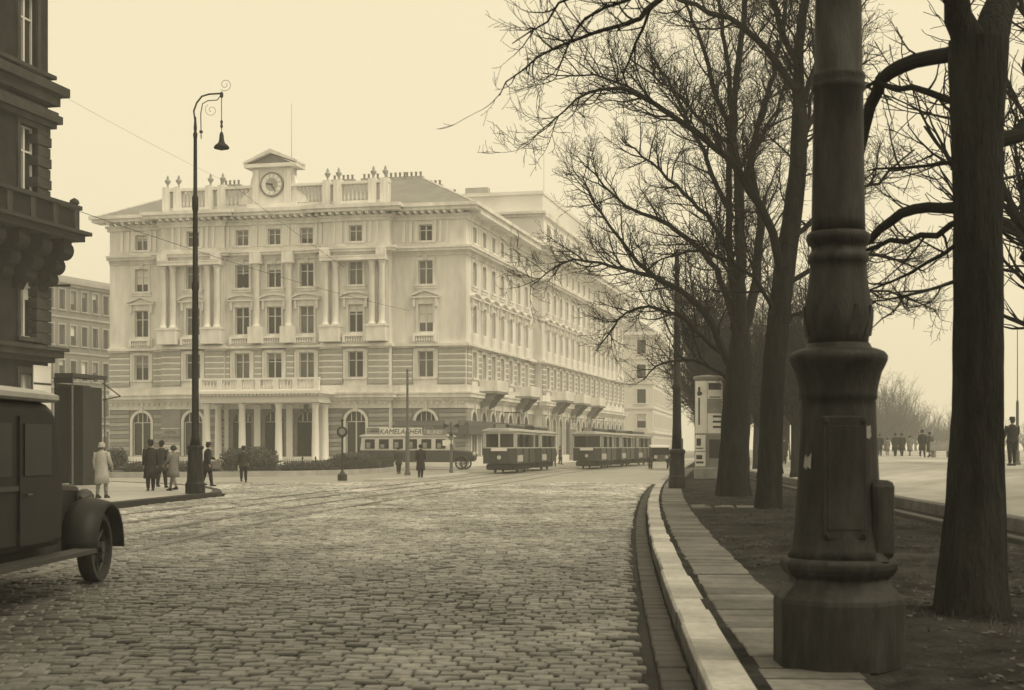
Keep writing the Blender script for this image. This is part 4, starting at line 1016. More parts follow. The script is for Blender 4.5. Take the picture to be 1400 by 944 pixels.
for sx in (-1, 1):
    boxpart('windscreen_post', 'iron_dark', car, sx * .68 - .03, sx * .68 + .03, 1.37, 1.43, 1.08, 1.64); boxpart('hood_post', 'iron_dark', car, sx * .68 - .03, sx * .68 + .03, 3.55, 3.6, 1.12, 1.62)
    for y in (.45, 3.2):
        wheel(car, (sx * .72, y, .4), .4, .12, 'x', 12, 'rubber', 'tram_cream'); mb = MB(); a = np.linspace(.2, math.pi - .1, 9)
        for i in range(8): mb.prism([(sx * .62, y - .46*math.cos(a[i]), .4 + .46*math.sin(a[i])), (sx * .62, y - .5*math.cos(a[i]), .4 + .5*math.sin(a[i])), (sx * .62, y - .5*math.cos(a[i+1]), .4 + .5*math.sin(a[i+1])), (sx * .62, y - .46*math.cos(a[i+1]), .4 + .46*math.sin(a[i+1]))], (sx * .24, 0, 0))
        mb.build('mudguard', 'van_paint', car)
    MB().lathe([(.05, 0), (.12, .04), (.14, .14), (.1, .18)], 12).xf(Matrix.Translation((sx * .42, .22, .9)) @ Matrix.Rotation(R(90), 4, 'X')).build('headlamp', 'lamp_glass', car)
    boxpart('running_board', 'iron_dark', car, sx * .66, sx * .9, .9, 2.8, .32, .38)

# ---- dark delivery van driving away at the left edge
van = thing('delivery_van', 'dark delivery van with pale roof rim driving along the tram rails', 'van', (-6.15, 11.6, 0), -R(2))
# runs along +y: rear y=0, nose y=7.3; right flank x=+.9
vs_ = lambda pts, x0, x1: MB().prism([(x0, y, z) for y, z in pts], (x1 - x0, 0, 0))
vs_([(0, .55), (5.0, .55), (5.05, 1.15), (4.75, 2.06), (4.5, 2.14), (.1, 2.14), (0, 2.0)], -.9, .9).build('body', 'van_paint', van, bevel=.09)
rl = MB(); rl.loft([[(-.98 + e, -.06 + e, z), (.98 - e, -.06 + e, z), (.98 - e, 4.62 - e, z), (-.98 + e, 4.62 - e, z)] for e, z in ((0.03, 2.142), (0, 2.17), (0, 2.22), (.12, 2.27), (.4, 2.31))]); rl.build('roof', 'van_roof', van)
vs_([(5.0, .62), (7.0, .62), (7.05, 1.05), (6.95, 1.18), (5.0, 1.28)], -.44, .44).build('bonnet', 'van_paint', van, bevel=.12)
boxpart('radiator', 'iron_dark', van, -.36, .36, 7.0, 7.1, .6, 1.14)
vs_([(4.85, 1.3), (5.08, 1.28), (4.83, 2.0), (4.7, 2.0)], -.75, .75).build('windscreen', 'dark_pane', van)
for sx in (-1, 1):
    x = sx * .9
    dr = boxpart('door', 'van_paint', van, x, x + sx * .025, 3.6, 4.6, .62, 1.98); boxpart('door_window', 'dark_pane', van, x + sx * .026, x + sx * .04, 3.7, 4.5, 1.35, 1.9)
    MB().tube([(x + sx * .06, 3.7, 1.15), (x + sx * .06, 3.84, 1.15)], .015, 6).build('door_handle', 'iron_dark', van)
    boxpart('side_window', 'dark_pane', van, x, x + sx * .015, 1.0, 3.4, 1.35, 1.9); boxpart('belt_moulding', 'iron_dark', van, x, x + sx * .03, .1, 3.55, 1.2, 1.25)
    boxpart('running_board', 'iron_dark', van, x - sx * .05, x + sx * .22, 2.4, 5.5, .42, .47)
    for y in (1.5, 6.35):
        wheel(van, (sx * .82, y, .43), .43, .18, 'x', 10, 'rubber', 'iron_dark'); mb = MB(); a = np.linspace(-.1, math.pi + .05, 14); w0, w1 = sx * .58, sx * 1.02
        rings = []
        for t in a:
            c_, s_ = math.cos(t), math.sin(t); rings.append([(w0, y - .56*c_, .43 + .56*s_), (w0 * .6 + w1 * .4, y - .62*c_, .43 + .62*s_), (w1, y - .55*c_, .43 + .55*s_), (w1, y - .5*c_, .43 + .5*s_), (w0, y - .5*c_, .43 + .5*s_)])
        mb.loft(rings).build('mudguard', 'van_paint', van, smooth=True)
    MB().lathe([(.04, 0), (.11, .06), (.13, .18), (.12, .22)], 14).xf(Matrix.Translation((sx * .5, 6.75, 1.0)) @ Matrix.Rotation(R(-90), 4, 'X')).build('headlamp', 'iron_dark', van)
boxpart('bumper', 'iron_dark', van, -.85, .85, 7.2, 7.26, .5, .6); boxpart('underframe', 'under_black', van, -.6, .6, .3, 6.9, .35, .56)

# ================================================================== STREET FURNITURE
def octa(r): return r / math.cos(math.pi / 8)
U = 10.3 / 2000
lamp = thing('lamp_post', 'massive cast iron lamp post on octagonal plinth beside the paving slabs', 'lamp post', (at(1146, 10.3) , 10.3, .11))
zz = lambda y: zat(y, 10.3) - .11
pl = [(83, 910), (83, 822), (81.5, 816), (74, 806), (64, 796), (62, 790), (70, 783), (74, 776), (75, 768), (71, 762)]
MB().lathe([(octa(r * U), zz(y)) for r, y in pl], 8, rot=math.pi / 8).build('plinth', 'cast_iron', lamp, bevel=.012)
sh = [(69, 763), (63, 750), (60, 730), (57, 690), (54, 645), (52, 600), (50.5, 560), (50, 548), (52, 546), (52, 538), (54, 525), (58, 510), (63, 500), (66, 493), (66, 487), (62, 482), (55, 479), (45, 476), (42, 470)]
MB().lathe([(r * U, zz(y)) for r, y in sh], 28).build('pedestal', 'cast_iron', lamp, smooth=True)
va = [(40, 472), (41, 462), (45, 450), (47, 438), (46.5, 425), (43, 405), (40, 390), (38.5, 372), (38, 362), (40, 360), (41.5, 354), (40, 348), (37, 346), (36.5, 338), (40, 335), (43, 328), (43, 322), (38, 318)]
MB().lathe([(r * U, zz(y)) for r, y in va], 28).build('vase', 'cast_iron', lamp, smooth=True)
ta = [(36.5, 319), (36, 300), (34.5, 210), (33.5, 128), (36, 125), (37, 118), (35, 113), (37, 108), (36, 103), (32.5, 100), (31, 0), (29, -200), (24, -700), (20, -1000)]
MB().lathe([(r * U, zz(y)) for r, y in ta], 24).build('shaft', 'cast_iron', lamp, smooth=True)
lf = MB()   # leaf relief round the bulge
for i in range(10):
    a = 2 * math.pi * i / 10
    for (y0, y1, r0, r1, w) in ((460, 420, 43, 48.2, .05),):
        c_, s_ = math.cos(a), math.sin(a); n_ = 4
        lf.loft([[((r0 + (r1 - r0) * math.sin(math.pi * .5 * t)) * U * c_ - s_ * w * q, (r0 + (r1 - r0) * math.sin(math.pi * .5 * t)) * U * s_ + c_ * w * q, zz(y0 + (y1 - y0) * t)) for q in (-(1 - t * .8), 0, 1 - t * .8)] + [(r0 * .9 * U * c_, r0 * .9 * U * s_, zz(y0 + (y1 - y0) * t))] for t in np.linspace(0, 1, n_)])
lf.build('leaf_relief', 'cast_iron', lamp)
MB().bb(.17, .34, -.26, .02, zz(762), zz(656)).build('switch_box', 'cast_iron', lamp, bevel=.045)
MB().lathe([(.09, 0), (.11, .03), (.08, .08), (.05, .1)], 12).xf(Matrix.Translation((.2, -.2, zz(770)))).build('switch_box_foot', 'cast_iron', lamp)
# access door, bolts and torn bills on the iron
dr = MB().bb(-.17, .13, -.305, -.24, zz(735), zz(570)).build('access_door', 'cast_iron', lamp, bevel=.012)
MB().bb(-.14, .10, -.312, -.304, zz(722), zz(583)).build('door_panel', 'cast_iron', dr, bevel=.006)
blt = MB().lathe([(.018, 0), (.018, .012), (.010, .02)], 6).mesh('bolt', 'cast_iron')
for i in range(8):
    a = math.pi / 4 * i; o = put('bolt', blt, lamp, (.375 * math.cos(a), .375 * math.sin(a), zz(813)))
for (x_, y_) in ((-.15, 728), (.11, 728), (-.15, 577), (.11, 577)):
    o = put('bolt', blt, lamp, (x_, -.306, zz(y_))); o.rotation_euler = (R(90), 0, 0)
for (a0, a1, y0, y1) in ((-60, -38, 700, 672), (-66, -52, 640, 622), (28, 37, 600, 585)):
    n_ = 5; vs = []
    for i in range(n_ + 1):
        a = R(a0 + (a1 - a0) * i / n_); ya, yb = y0 + random.uniform(-3, 3), y1 + random.uniform(-4, 4)
        vs += [((56 * U + .004) * math.sin(a), -(56 * U + .004) * math.cos(a), zz(ya)), ((54.5 * U + .004) * math.sin(a), -(54.5 * U + .004) * math.cos(a), zz(yb))]
    MB().add(vs, [(2*i, 2*i + 2, 2*i + 3, 2*i + 1) for i in range(n_)]).build('torn_bill', 'poster_scrap', lamp)
# arm and lantern far above the picture
la = MB(); la.tube([(0, 0, 8.6), (0, 0, 9.4), (-.3, 0, 10.1), (-1.0, 0, 10.4), (-1.9, 0, 10.3)], [.1, .07, .05, .045, .04], 8); la.build('arm', 'cast_iron', lamp)
MB().lathe([(.05, .45), (.08, .3), (.25, .12), (.34, .05), (.3, 0), (.1, -.02)], 14, (-1.9, 0, 9.75)).build('lantern', 'iron_dark', lamp)

# tall kerbside mast with square base further along the kerb
mast = thing('lamp_mast', 'slim iron mast with square base standing on the kerb before the poster column', 'lamp post', (at(925.5, 54.5), 54.5, .13))
u = 54.5 / 2000; z2 = lambda y: zat(y, 54.5) - .13
MB().lathe([(10.5*u*1.414, z2(668)), (10.5*u*1.414, z2(652)), (9.6*u*1.414, z2(650)), (9.3*u*1.414, z2(622)), (10.4*u*1.414, z2(619)), (10.4*u*1.414, z2(616)), (8*u*1.414, z2(614))], 4, rot=math.pi/4).build('base', 'cast_iron', mast, bevel=.015)
MB().lathe([(7.2*u, z2(616)), (6*u, z2(580)), (5.6*u, z2(533)), (6.6*u, z2(531)), (6.6*u, z2(527)), (5*u, z2(525)), (4.2*u, z2(448)), (5*u, z2(446)), (5*u, z2(442)), (3.7*u, z2(440)), (3.2*u, z2(372)), (4.6*u, z2(370)), (4.8*u, z2(364)), (3.4*u, z2(361)), (2.8*u, z2(350)), (3.2*u, z2(346)), (1.5*u, z2(341))], 14).build('pole', 'cast_iron', mast, smooth=True)
boxpart('cable_box', 'iron_grey', mast, .06, .22, -.1, .1, z2(616), z2(600))

# tall lamp with curved bracket on the left corner
LD = 48.6; ll = thing('street_lamp', 'tall street lamp with curled bracket and hanging shade on the corner pavement', 'street lamp', (at(267, LD), LD, .115))
u = LD / 2000; z3 = lambda y: zat(y, LD) - .115
MB().lathe([(octa(12.8*u), z3(676)), (octa(12.8*u), z3(662)), (octa(11.2*u), z3(659)), (octa(10.6*u), z3(655)), (octa(9.2*u), z3(615)), (octa(11*u), z3(613)), (octa(11*u), z3(611)), (octa(8*u), z3(609))], 8, rot=math.pi/8).build('base', 'cast_iron', ll, bevel=.015)
MB().lathe([(7.6*u, z3(610)), (5.2*u, z3(596)), (5*u, z3(585)), (4.6*u, z3(500)), (4.2*u, z3(398)), (5*u, z3(396)), (5*u, z3(388)), (3.8*u, z3(385)), (3.3*u, z3(290)), (4.4*u, z3(286)), (4.4*u, z3(270)), (2.8*u, z3(267)), (2.4*u, z3(190)), (3.2*u, z3(184)), (1.8*u, z3(180)), (2.4*u, z3(176)), (1.2*u, z3(160))], 14).build('pole', 'cast_iron', ll, smooth=True)
X3 = lambda px: (px - 267) * u + .12
br = MB(); br.tube([(0, 0, z3(168)), (X3(260), 0, z3(152)), (X3(264), 0, z3(141)), (X3(271), 0, z3(132)), (X3(281), 0, z3(129)), (X3(299), 0, z3(128))], .03, 6)
br.tube([(X3(270), 0, z3(190)), (X3(269.5), 0, z3(155)), (X3(272), 0, z3(142)), (X3(279), 0, z3(138)), (X3(292), 0, z3(137)), (X3(299), 0, z3(128))], .018, 5)
def curl(mb, cx_, cz_, r, turns, a0, rad):
    mb.tube([(cx_ + r * (1 - .8 * i / 28) * math.cos(a0 + turns * 2*math.pi * i / 28), 0, cz_ + r * (1 - .8 * i / 28) * math.sin(a0 + turns * 2*math.pi * i / 28)) for i in range(29)], rad, 4)
curl(br, X3(303), z3(116), 9*u, 1.5, R(230), .008); curl(br, X3(284), z3(151), 9*u, 1.4, R(120), .007)
br.build('bracket', 'iron_dark', ll)
hg = MB(); hg.tube([(X3(298), 0, z3(128)), (X3(298), 0, z3(186))], .014, 5); hg.lathe([(.03, -.1), (.06, -.05), (.06, .05), (.03, .1)], 8, (X3(298), 0, z3(130))); hg.lathe([(.02, -.14), (.05, -.08), (.03, 0), (.05, .08), (.02, .14)], 8, (X3(298), 0, z3(170))); hg.build('hanger', 'iron_dark', ll)
MB().lathe([(.04, z3(181)), (.07, z3(185)), (.085, z3(192)), (.12, z3(196)), (.21, z3(199)), (.26, z3(202)), (.25, z3(203.5)), (.1, z3(205)), (.02, z3(206))], 16, (X3(298), 0, 0)).build('lamp_shade', 'cast_iron', ll, smooth=True)
boxpart('insulator', 'iron_dark', ll, X3(268), X3(272), -.05, .05, z3(182), z3(179))

# stop post with round number plate
sp = thing('stop_post', 'tram stop post with round number plate in front of the hotel hedge', 'stop sign', (at(468, 73), 73, 0))
MB().lathe([(.24, 0), (.24, .3), (.16, .34), (.12, .4), (.055, .5), (.05, 2.1), (.09, 2.15), (.05, 2.2), (.05, 2.95), (.1, 3.0), (.02, 3.1)], 10).build('post', 'iron_dark', sp)
disc(MB(), 0, -.09, 2.42, .27, 24, -.05).build('plate', 'iron_dark', sp); disc(MB(), 0, -.098, 2.44, .16, 20, -.091).build('plate_face', 'paper_grey', sp)
# wire pole
wp_ = thing('wire_pole', 'thin bare tramway wire pole standing between the two waiting pedestrians', 'pole', (at(557, 87), 87, 0))
MB().lathe([(.15, 0), (.15, .25), (.13, .3), (.12, 2.6), (.08, 2.7), (.065, 6.2), (.09, 6.25), (.03, 6.35)], 10).build('shaft', 'iron_grey', wp_); boxpart('base_collar', 'iron_grey', wp_, -.18, .18, -.18, .18, 0, .12)
fp = thing('stop_flag_post', 'short post carrying two dark pennant shaped signs beside the bus bonnet', 'sign post', (at(617, 92), 92, .05))
MB().lathe([(.14, 0), (.12, .2), (.1, .3), (.09, 1.7), (.14, 1.75), (.05, 1.85), (.045, 3.2)], 10).build('post', 'iron_grey', fp)
for sx in (-1, 1): MB().prism([(sx * .12, -.04, 2.96), (sx * .5, -.04, 3.14), (sx * .5, -.04, 2.8)], (0, .05, 0)).build('pennant', 'iron_dark', fp)
MB().lathe([(.11, 2.3), (.14, 2.42), (.1, 2.55)], 10).build('collar', 'iron_dark', fp)
boxpart('post_board', 'paper', fp, -.55, .1, -.03, .03, 1.7, 2.05); boxpart('post_panel', 'paper_grey', fp, -.4, .4, .06, .09, 2.55, 3.35)

# poster column
PD = 70.0; pcx = thing('poster_column', 'round advertising column papered with posters behind the twin trees', 'advertising column', (at(971, PD), PD + .6, .13))
pr_ = .66
MB().lathe([(pr_ + .05, 0), (pr_ + .05, .5), (pr_, .55), (pr_, 4.78), (pr_ + .06, 4.8), (pr_ + .08, 4.9), (pr_ + .05, 4.94), (.4, 4.99), (.05, 5.02)], 28).build('drum', 'paper_grey', pcx, smooth=False)
def poster(a0, a1, z0, z1, material, r=pr_ + .012, name='poster'):
    n_ = 8; vs = []
    for i in range(n_ + 1):
        a = R(a0 + (a1 - a0) * i / n_); vs += [(r * math.sin(a), -r * math.cos(a), z0), (r * math.sin(a), -r * math.cos(a), z1)]
    return MB().add(vs, [(2*i, 2*i + 2, 2*i + 3, 2*i + 1) for i in range(n_)]).build(name, material, pcx)
for (a0, a1, z0, z1, m) in ((-78, -14, 2.2, 4.7, 'paper'), (-12, 60, 3.85, 4.7, 'paper'), (-12, 60, 3.2, 3.8, 'paper_grey'), (-12, 60, 2.2, 3.15, 'paper'), (-78, -20, 1.35, 2.12, 'paper'), (-78, -20, .62, 1.3, 'paper'), (-17, 50, .62, 2.12, 'hotel_dark'), (62, 150, .7, 4.6, 'paper'), (152, 270, .7, 4.6, 'paper_grey')): poster(a0, a1, z0, z1, m)
rr = pr_ + .018
for (a0, a1, z0, z1) in ((-55, -43, 4.0, 4.42), (-60, -35, 4.02, 4.18), (-54, -45, 2.6, 3.9), (-8, 55, 4.28, 4.6), (-4, 50, 3.9, 3.95), (10, 56, 2.95, 3.05), (10, 56, 2.7, 2.8), (10, 56, 2.45, 2.55), (-70, -30, 1.45, 1.5), (-66, -40, 1.6, 1.95), (-70, -28, .75, .85), (-68, -34, .95, 1.15), (-5, 45, 1.0, 1.9)): poster(a0, a1, z0, z1, 'ink', rr, 'print_block')

# hotel garden: lawn, kerbed iron fence, clipped bushes
FC = [(-46, 79.0), (-34, 79.2), (-22.1, 80.6), (-15.3, 82.5), (-11.6, 86.4), (-9.6, 91), (-8.6, 97), (-8.4, 104)]
struct(MB().prism([(x, y, -.05) for x, y in FC] + [(-12.4, 117.5, -.05), (-33.5, 123.5, -.05), (-50, 127, -.05)], (0, 0, .16)).build('garden_lawn', 'lawn'))
fence = thing('garden_fence', 'low iron railing on stone kerb round the hotel front garden', 'fence', (0, 0, 0))
pk = MB(); 
for i in range(len(FC) - 1):
    a, b = Vector(FC[i]), Vector(FC[i+1]); L = (b - a).length; d = (b - a) / L; ang = math.atan2(d.y, d.x); m = (a + b) / 2
    MB().box((0, 0, .12), (L, .28, .34)).build('fence_kerb', 'gutter_stone' if False else 'hotel_rustic', fence, loc=(m.x, m.y, 0), rz=ang)
    MB().box((0, 0, .85), (L, .04, .04)).box((0, 0, .45), (L, .03, .03)).build('fence_rail', 'iron_dark', fence, loc=(m.x, m.y, 0), rz=ang)
    for j in range(int(L / .16)):
        p = a + d * (j * .16 + .08); pk.tube([(p.x, p.y, .28), (p.x, p.y, .98)], .011, 4, False)
    for j in range(int(L / 2.2) + 1):
        p = a + d * (j * 2.2); MB().lathe([(.05, .28), (.04, .95), (.07, 1.0), (.02, 1.12)], 6).build('fence_post', 'iron_dark', fence, loc=(p.x, p.y, 0))
pk.build('fence_pickets', 'iron_dark', fence, kind='stuff')
def bush(name, label, x, y, rx, ry, h, n=2600):
    t = thing(name, label, 'bush', (x, y, .1)); mb = MB(); core = MB(); rs = random.Random(int(x * 31 + y * 7))
    for i in range(n):
        a = rs.uniform(0, 2*math.pi); v = rs.random() ** .6; ph = math.acos(v); k = rs.uniform(.82, 1.04) * (1 + .10 * mnoise.noise((math.cos(a) * 2, math.sin(a) * 2, v * 3 + x)))
        p = Vector((rx * math.sin(ph) ** .7 * math.cos(a) * k, ry * math.sin(ph) ** .7 * math.sin(a) * k, h * v ** .8 * k)); q = rs.uniform(.05, .11)
        u_ = Vector((rs.uniform(-1, 1), rs.uniform(-1, 1), rs.uniform(-1, 1))).normalized(); w_ = u_.orthogonal().normalized()
        mb.add([p + u_ * q, p + w_ * q * .5, p - u_ * q, p - w_ * q * .5], [(0, 1, 2, 3)])
    rings = [[(rx * .86 * math.cos(2*math.pi*j/14) * r, ry * .86 * math.sin(2*math.pi*j/14) * r, h * .86 * zq) for j in range(14)] for r, zq in ((.95, 0), (1, .3), (.85, .65), (.5, .9), (.1, 1))]
    core.loft(rings).build('stems', 'bark', t); mb.build('foliage', 'hedge_leaf', t); return t
bush('clipped_bush', 'large domed evergreen bush before the middle of the hotel porch', at(341, 99), 99, 2.2, 1.6, 1.55)
bush('clipped_bush', 'clipped evergreen bush beside the stop post and the bus', at(484, 98), 98, 1.9, 1.4, 1.15)
bush('clipped_bush', 'small dark bush at the left end of the hotel garden', at(160, 100), 100, .8, .8, 1.5, 900)
for i, (px, D_) in enumerate(((205, 92), (262, 92), (420, 94), (450, 103))):
    bush('low_hedge', ['low hedge behind the group of strollers', 'low hedge behind the tall street lamp foot', 'low hedge below the right porch columns', 'low hedge between the porch and the bus'][i], at(px, D_), D_, 2.0, .8, .62, 1100)

# overhead wires
def wire(label, a, b, sag, r=.012):
    a, b = Vector(a), Vector(b); pts = [a.lerp(b, i / 14) - Vector((0, 0, sag * 4 * (i/14) * (1 - i/14))) for i in range(15)]
    return tag(MB().tube(pts, r, 4).build('overhead_wire', 'iron_dark', None), label, 'wire')
wire('thin overhead wire running from the soot darkened building to the hotel front', (-17.0, 55, zat(280, 55)), (at(560, 110), 110, zat(425, 110)), .3, .013)
wire('thin overhead wire stretched high in the sky left of the street lamp', (at(66, 57), 57, zat(120, 57)), (at(322, 88), 88, zat(255, 88)), .1, .006)
wire('thin overhead wire dropping from above the street lamp across the hotel windows', (at(318, 88), 88, zat(253, 88)), (at(470, 100), 100, zat(365, 100)), .1, .013)
# ================================================================== TREES (bare, early spring)
class Tree:
    def __init__(s, seed, dens=(4.6, 6.4, 9.0), lens=((.9, 2.5), (.4, 1.1), (.16, .5)), rads=(.026, .012, .006), droop=0.0, rmin=.005):
        s.rs = random.Random(seed); s.trunk = MB(); s.crown = MB(); s.dens = dens; s.lens = lens; s.rads = rads; s.droop = droop; s.rmin = rmin
    def twig(s, p, d, L, r, lev, sc=1.0):
        rs = s.rs; n = {0: 7, 1: 5, 2: 3}[lev]; pts = [p.copy()]; dirs = [d.copy()]; seg = L / n
        for i in range(n):
            d = (d + Vector((rs.gauss(0, .13), rs.gauss(0, .13), rs.gauss(0, .12) + (.10 - s.droop) * (1 if lev < 2 else .4)))).normalized()
            p = p + d * seg; pts.append(p.copy()); dirs.append(d.copy())
        rad = [max(s.rmin, r * (1 - .82 * i / n)) for i in range(n + 1)]
        s.crown.tube(pts, rad, (5, 4, 3)[lev], False)
        if lev < 2: s.kids(pts, dirs, rad, lev + 1, .18, sc)
    def kids(s, pts, dirs, rad, lev, t0, sc=1.0):
        rs = s.rs; L = sum((pts[i+1] - pts[i]).length for i in range(len(pts) - 1)); m = max(1, int(L * s.dens[lev] / sc * rs.uniform(.8, 1.2)))
        for j in range(m):
            t = t0 + (1 - t0) * (j + rs.random()) / m; f = min(t, .999) * (len(pts) - 1); i = int(f); q = pts[i].lerp(pts[i+1], f - i); d = dirs[min(i + 1, len(dirs) - 1)]
            ax = d.orthogonal().normalized(); ax.rotate(Matrix.Rotation(rs.uniform(0, 2*math.pi), 3, d)); nd = d.copy(); nd.rotate(Matrix.Rotation(R(rs.uniform(28, 62)), 3, ax))
            a, b = s.lens[lev]; ll = rs.uniform(a, b) * (1 - .45 * t) * sc
            rr = min(s.rads[lev] * rs.uniform(.8, 1.25) * (ll / b + .4) * sc, rad[min(i, len(rad) - 1)] * .75); s.twig(q, nd, ll, rr, lev, sc)
    def limb(s, pts, rad, t0=.15, k=8, to='crown', wig=.03, kids=True, sc=1.0):
        """guided limb through given points; refined, wiggled, then twigs grow from it"""
        P_ = [Vector(p) for p in pts]; fine = []; fr = []
        for i in range(len(P_) - 1):
            a = P_[max(i - 1, 0)]; b = P_[i]; c = P_[i + 1]; e = P_[min(i + 2, len(P_) - 1)]; m = max(2, int((c - b).length / .35))
            for j in range(m):
                t = j / m; v = .5 * ((2 * b) + (c - a) * t + (2*a - 5*b + 4*c - e) * t*t + (3*b - a - 3*c + e) * t**3)
                fine.append(v + Vector((s.rs.gauss(0, wig), s.rs.gauss(0, wig), s.rs.gauss(0, wig))) * (1 if (i or j) else 0)); fr.append(rad[i] + (rad[i+1] - rad[i]) * t)
        fine.append(P_[-1]); fr.append(rad[-1])
        (s.trunk if to == 'trunk' else s.crown).tube(fine, fr, k)
        if kids:
            dirs = [(fine[min(i+1, len(fine)-1)] - fine[max(i-1, 0)]).normalized() for i in range(len(fine))]
            s.kids(fine, dirs, fr, 0, t0, sc)
    def build(s, name, label, loc, group=None):
        t = thing(name, label, 'tree', loc, 0, group); L = Vector(loc)
        for (m, nm, mt) in ((s.trunk, 'trunk', 'bark'), (s.crown, 'crown', 'twig')):
            m.v = [(p[0] - L.x, p[1] - L.y, p[2] - L.z) for p in m.v]; m.build(nm, mt, t, smooth=(nm == 'trunk'))
        return t
def gp(D_, pts, dy=0.0):
    """photograph points at distance D_ (drifting dy metres in depth along the limb) -> world points"""
    n = len(pts) - 1; return [(at(x, D_ + dy * i / n), D_ + dy * i / n, zat(y, D_ + dy * i / n)) for i, (x, y) in enumerate(pts)]
def bark_trunk(T, D_, pts, rpx, k=56):
    """trunk with root flare and uneven girth"""
    P_ = gp(D_, pts); u = D_ / 2000; fine = []; fr = []
    for i in range(len(P_) - 1):
        for j in range(10):
            t = j / 10; a, b = Vector(P_[i]), Vector(P_[i+1]); fine.append(a.lerp(b, t)); fr.append((rpx[i] + (rpx[i+1] - rpx[i]) * t) * u)
    fine.append(Vector(P_[-1])); fr.append(rpx[-1] * u); o = len(T.trunk.v); T.trunk.tube(fine, fr, k)
    base = fine[0].z
    for i in range(o, len(T.trunk.v)):
        v = Vector(T.trunk.v[i]); c = min(fine, key=lambda q: abs(q.z - v.z)); d = v - Vector((c.x, c.y, v.z)); a = math.atan2(d.y, d.x)
        h = v.z - base; fl = math.exp(-max(h, 0) / .35)
        k_ = 1 + .07 * mnoise.noise((math.cos(a) * 1.6, math.sin(a) * 1.6, v.z * .9)) + .04 * mnoise.noise((math.cos(a) * 5, math.sin(a) * 5, v.z * 2.2)) + .05 * (abs(mnoise.noise((math.cos(a) * 9, math.sin(a) * 9, v.z * 1.1))) - .2) + .03 * mnoise.noise((math.cos(a) * 16, math.sin(a) * 16, v.z * 3.5)) + fl * (.05 + .11 * math.sin(a * 5 + D_) + .06 * math.sin(a * 3 + 1))
        T.trunk.v[i] = (c.x + d.x * k_, c.y + d.y * k_, v.z)
px = lambda D_, *r: [q * D_ / 2000 for q in r]

# --- nearest tree, right of the iron lamp post
C = Tree(11, dens=(4.5, 6.5, 9.0), lens=((.4, .95), (.22, .5), (.09, .25)), rads=(.010, .005, .003), rmin=.0022); D_ = 13.2
bark_trunk(C, D_, [(1330, 848), (1331, 790), (1334, 690), (1337, 560), (1338, 420), (1337, 300), (1335, 190), (1336, 100), (1338, 55)], [49, 46, 40, 34.5, 33, 32.5, 34, 38, 40])
C.limb(gp(D_, [(1338, 100), (1322, 45), (1305, 0), (1290, -90), (1275, -220)], -.5), px(D_, 26, 21, 17, 15, 11), to='trunk', k=12, wig=.016, t0=.3)
C.limb(gp(D_, [(1338, 100), (1356, 45), (1372, 0), (1392, -90), (1420, -230)], .6), px(D_, 28, 24, 21, 17, 12), to='trunk', k=12, wig=.016, t0=.3)
C.limb(gp(D_, [(1338, 235), (1372, 200), (1405, 172), (1450, 140), (1520, 90)], .5), px(D_, 16, 12, 10, 9, 5), k=10, wig=.018)
C.limb(gp(D_, [(1325, 72), (1296, 76), (1250, 84), (1215, 97), (1196, 125), (1184, 175), (1172, 230), (1150, 275)], 1.6), px(D_, 13, 11, 10.5, 10, 9, 8, 6, 4), k=10, wig=.012, t0=.25)
C.limb(gp(D_, [(1320, 140), (1290, 130), (1250, 122), (1215, 118), (1180, 122)], .8), px(D_, 6, 5, 4.5, 4, 2.5), k=8, wig=.018)
C.limb(gp(D_, [(1320, 284), (1290, 283), (1250, 287), (1215, 302), (1188, 328), (1150, 350), (1110, 362)], 1.5), px(D_, 10, 8, 7.5, 7, 6, 4.5, 2), k=10, wig=.012, t0=.2)
C.limb(gp(D_, [(1320, 300), (1280, 322), (1240, 330), (1200, 335), (1150, 362)], 1.2), px(D_, 5, 4.5, 4, 3.5, 2), k=8, wig=.018)
for pts in ([(1312, 215), (1270, 225), (1220, 232), (1185, 234)], [(1312, 330), (1270, 360), (1220, 385), (1180, 400)], [(1320, 380), (1280, 395), (1230, 405), (1190, 412)], [(1360, 250), (1385, 240), (1420, 232)], [(1362, 300), (1385, 330), (1410, 345)]):
    C.limb(gp(D_, pts, random.uniform(-.8, 1.2)), px(D_, *np.linspace(3.2, 1.2, len(pts))), k=6, wig=.012)
# long limb reaching over the roadway above the picture
C.limb(gp(D_, [(1290, -90), (1180, -170), (1060, -140), (960, -60), (900, 0), (872, 26), (820, 42), (765, 63), (714, 97), (683, 131)], -.8), px(D_, 11, 9, 7, 5.2, 4.2, 3.4, 2.6, 1.9, 1.2, .7), k=8, wig=.010, t0=.45)
C.limb(gp(D_, [(960, -60), (905, -35), (854, 0), (803, 25), (777, 64), (760, 105)], .3), px(D_, 3.6, 3, 2.5, 2, 1.4, .8), k=6, wig=.010, t0=.2)
C.limb(gp(D_, [(900, 0), (878, 40), (860, 80), (848, 118)], .3), px(D_, 2.6, 2.2, 1.6, .8), k=5, wig=.016, t0=.1); C.limb(gp(D_, [(860, -30), (790, -10), (745, 30), (700, 60)], .2), px(D_, 2.6, 2.2, 1.6, .8), k=5, wig=.016, t0=.1)
C.build('tree', 'thick bare tree trunk standing right of the cast iron lamp post', (at(1330, 13.2), 13.2, .1))

pq = lambda D_, *r: [q * .8 * D_ / 2000 for q in r]
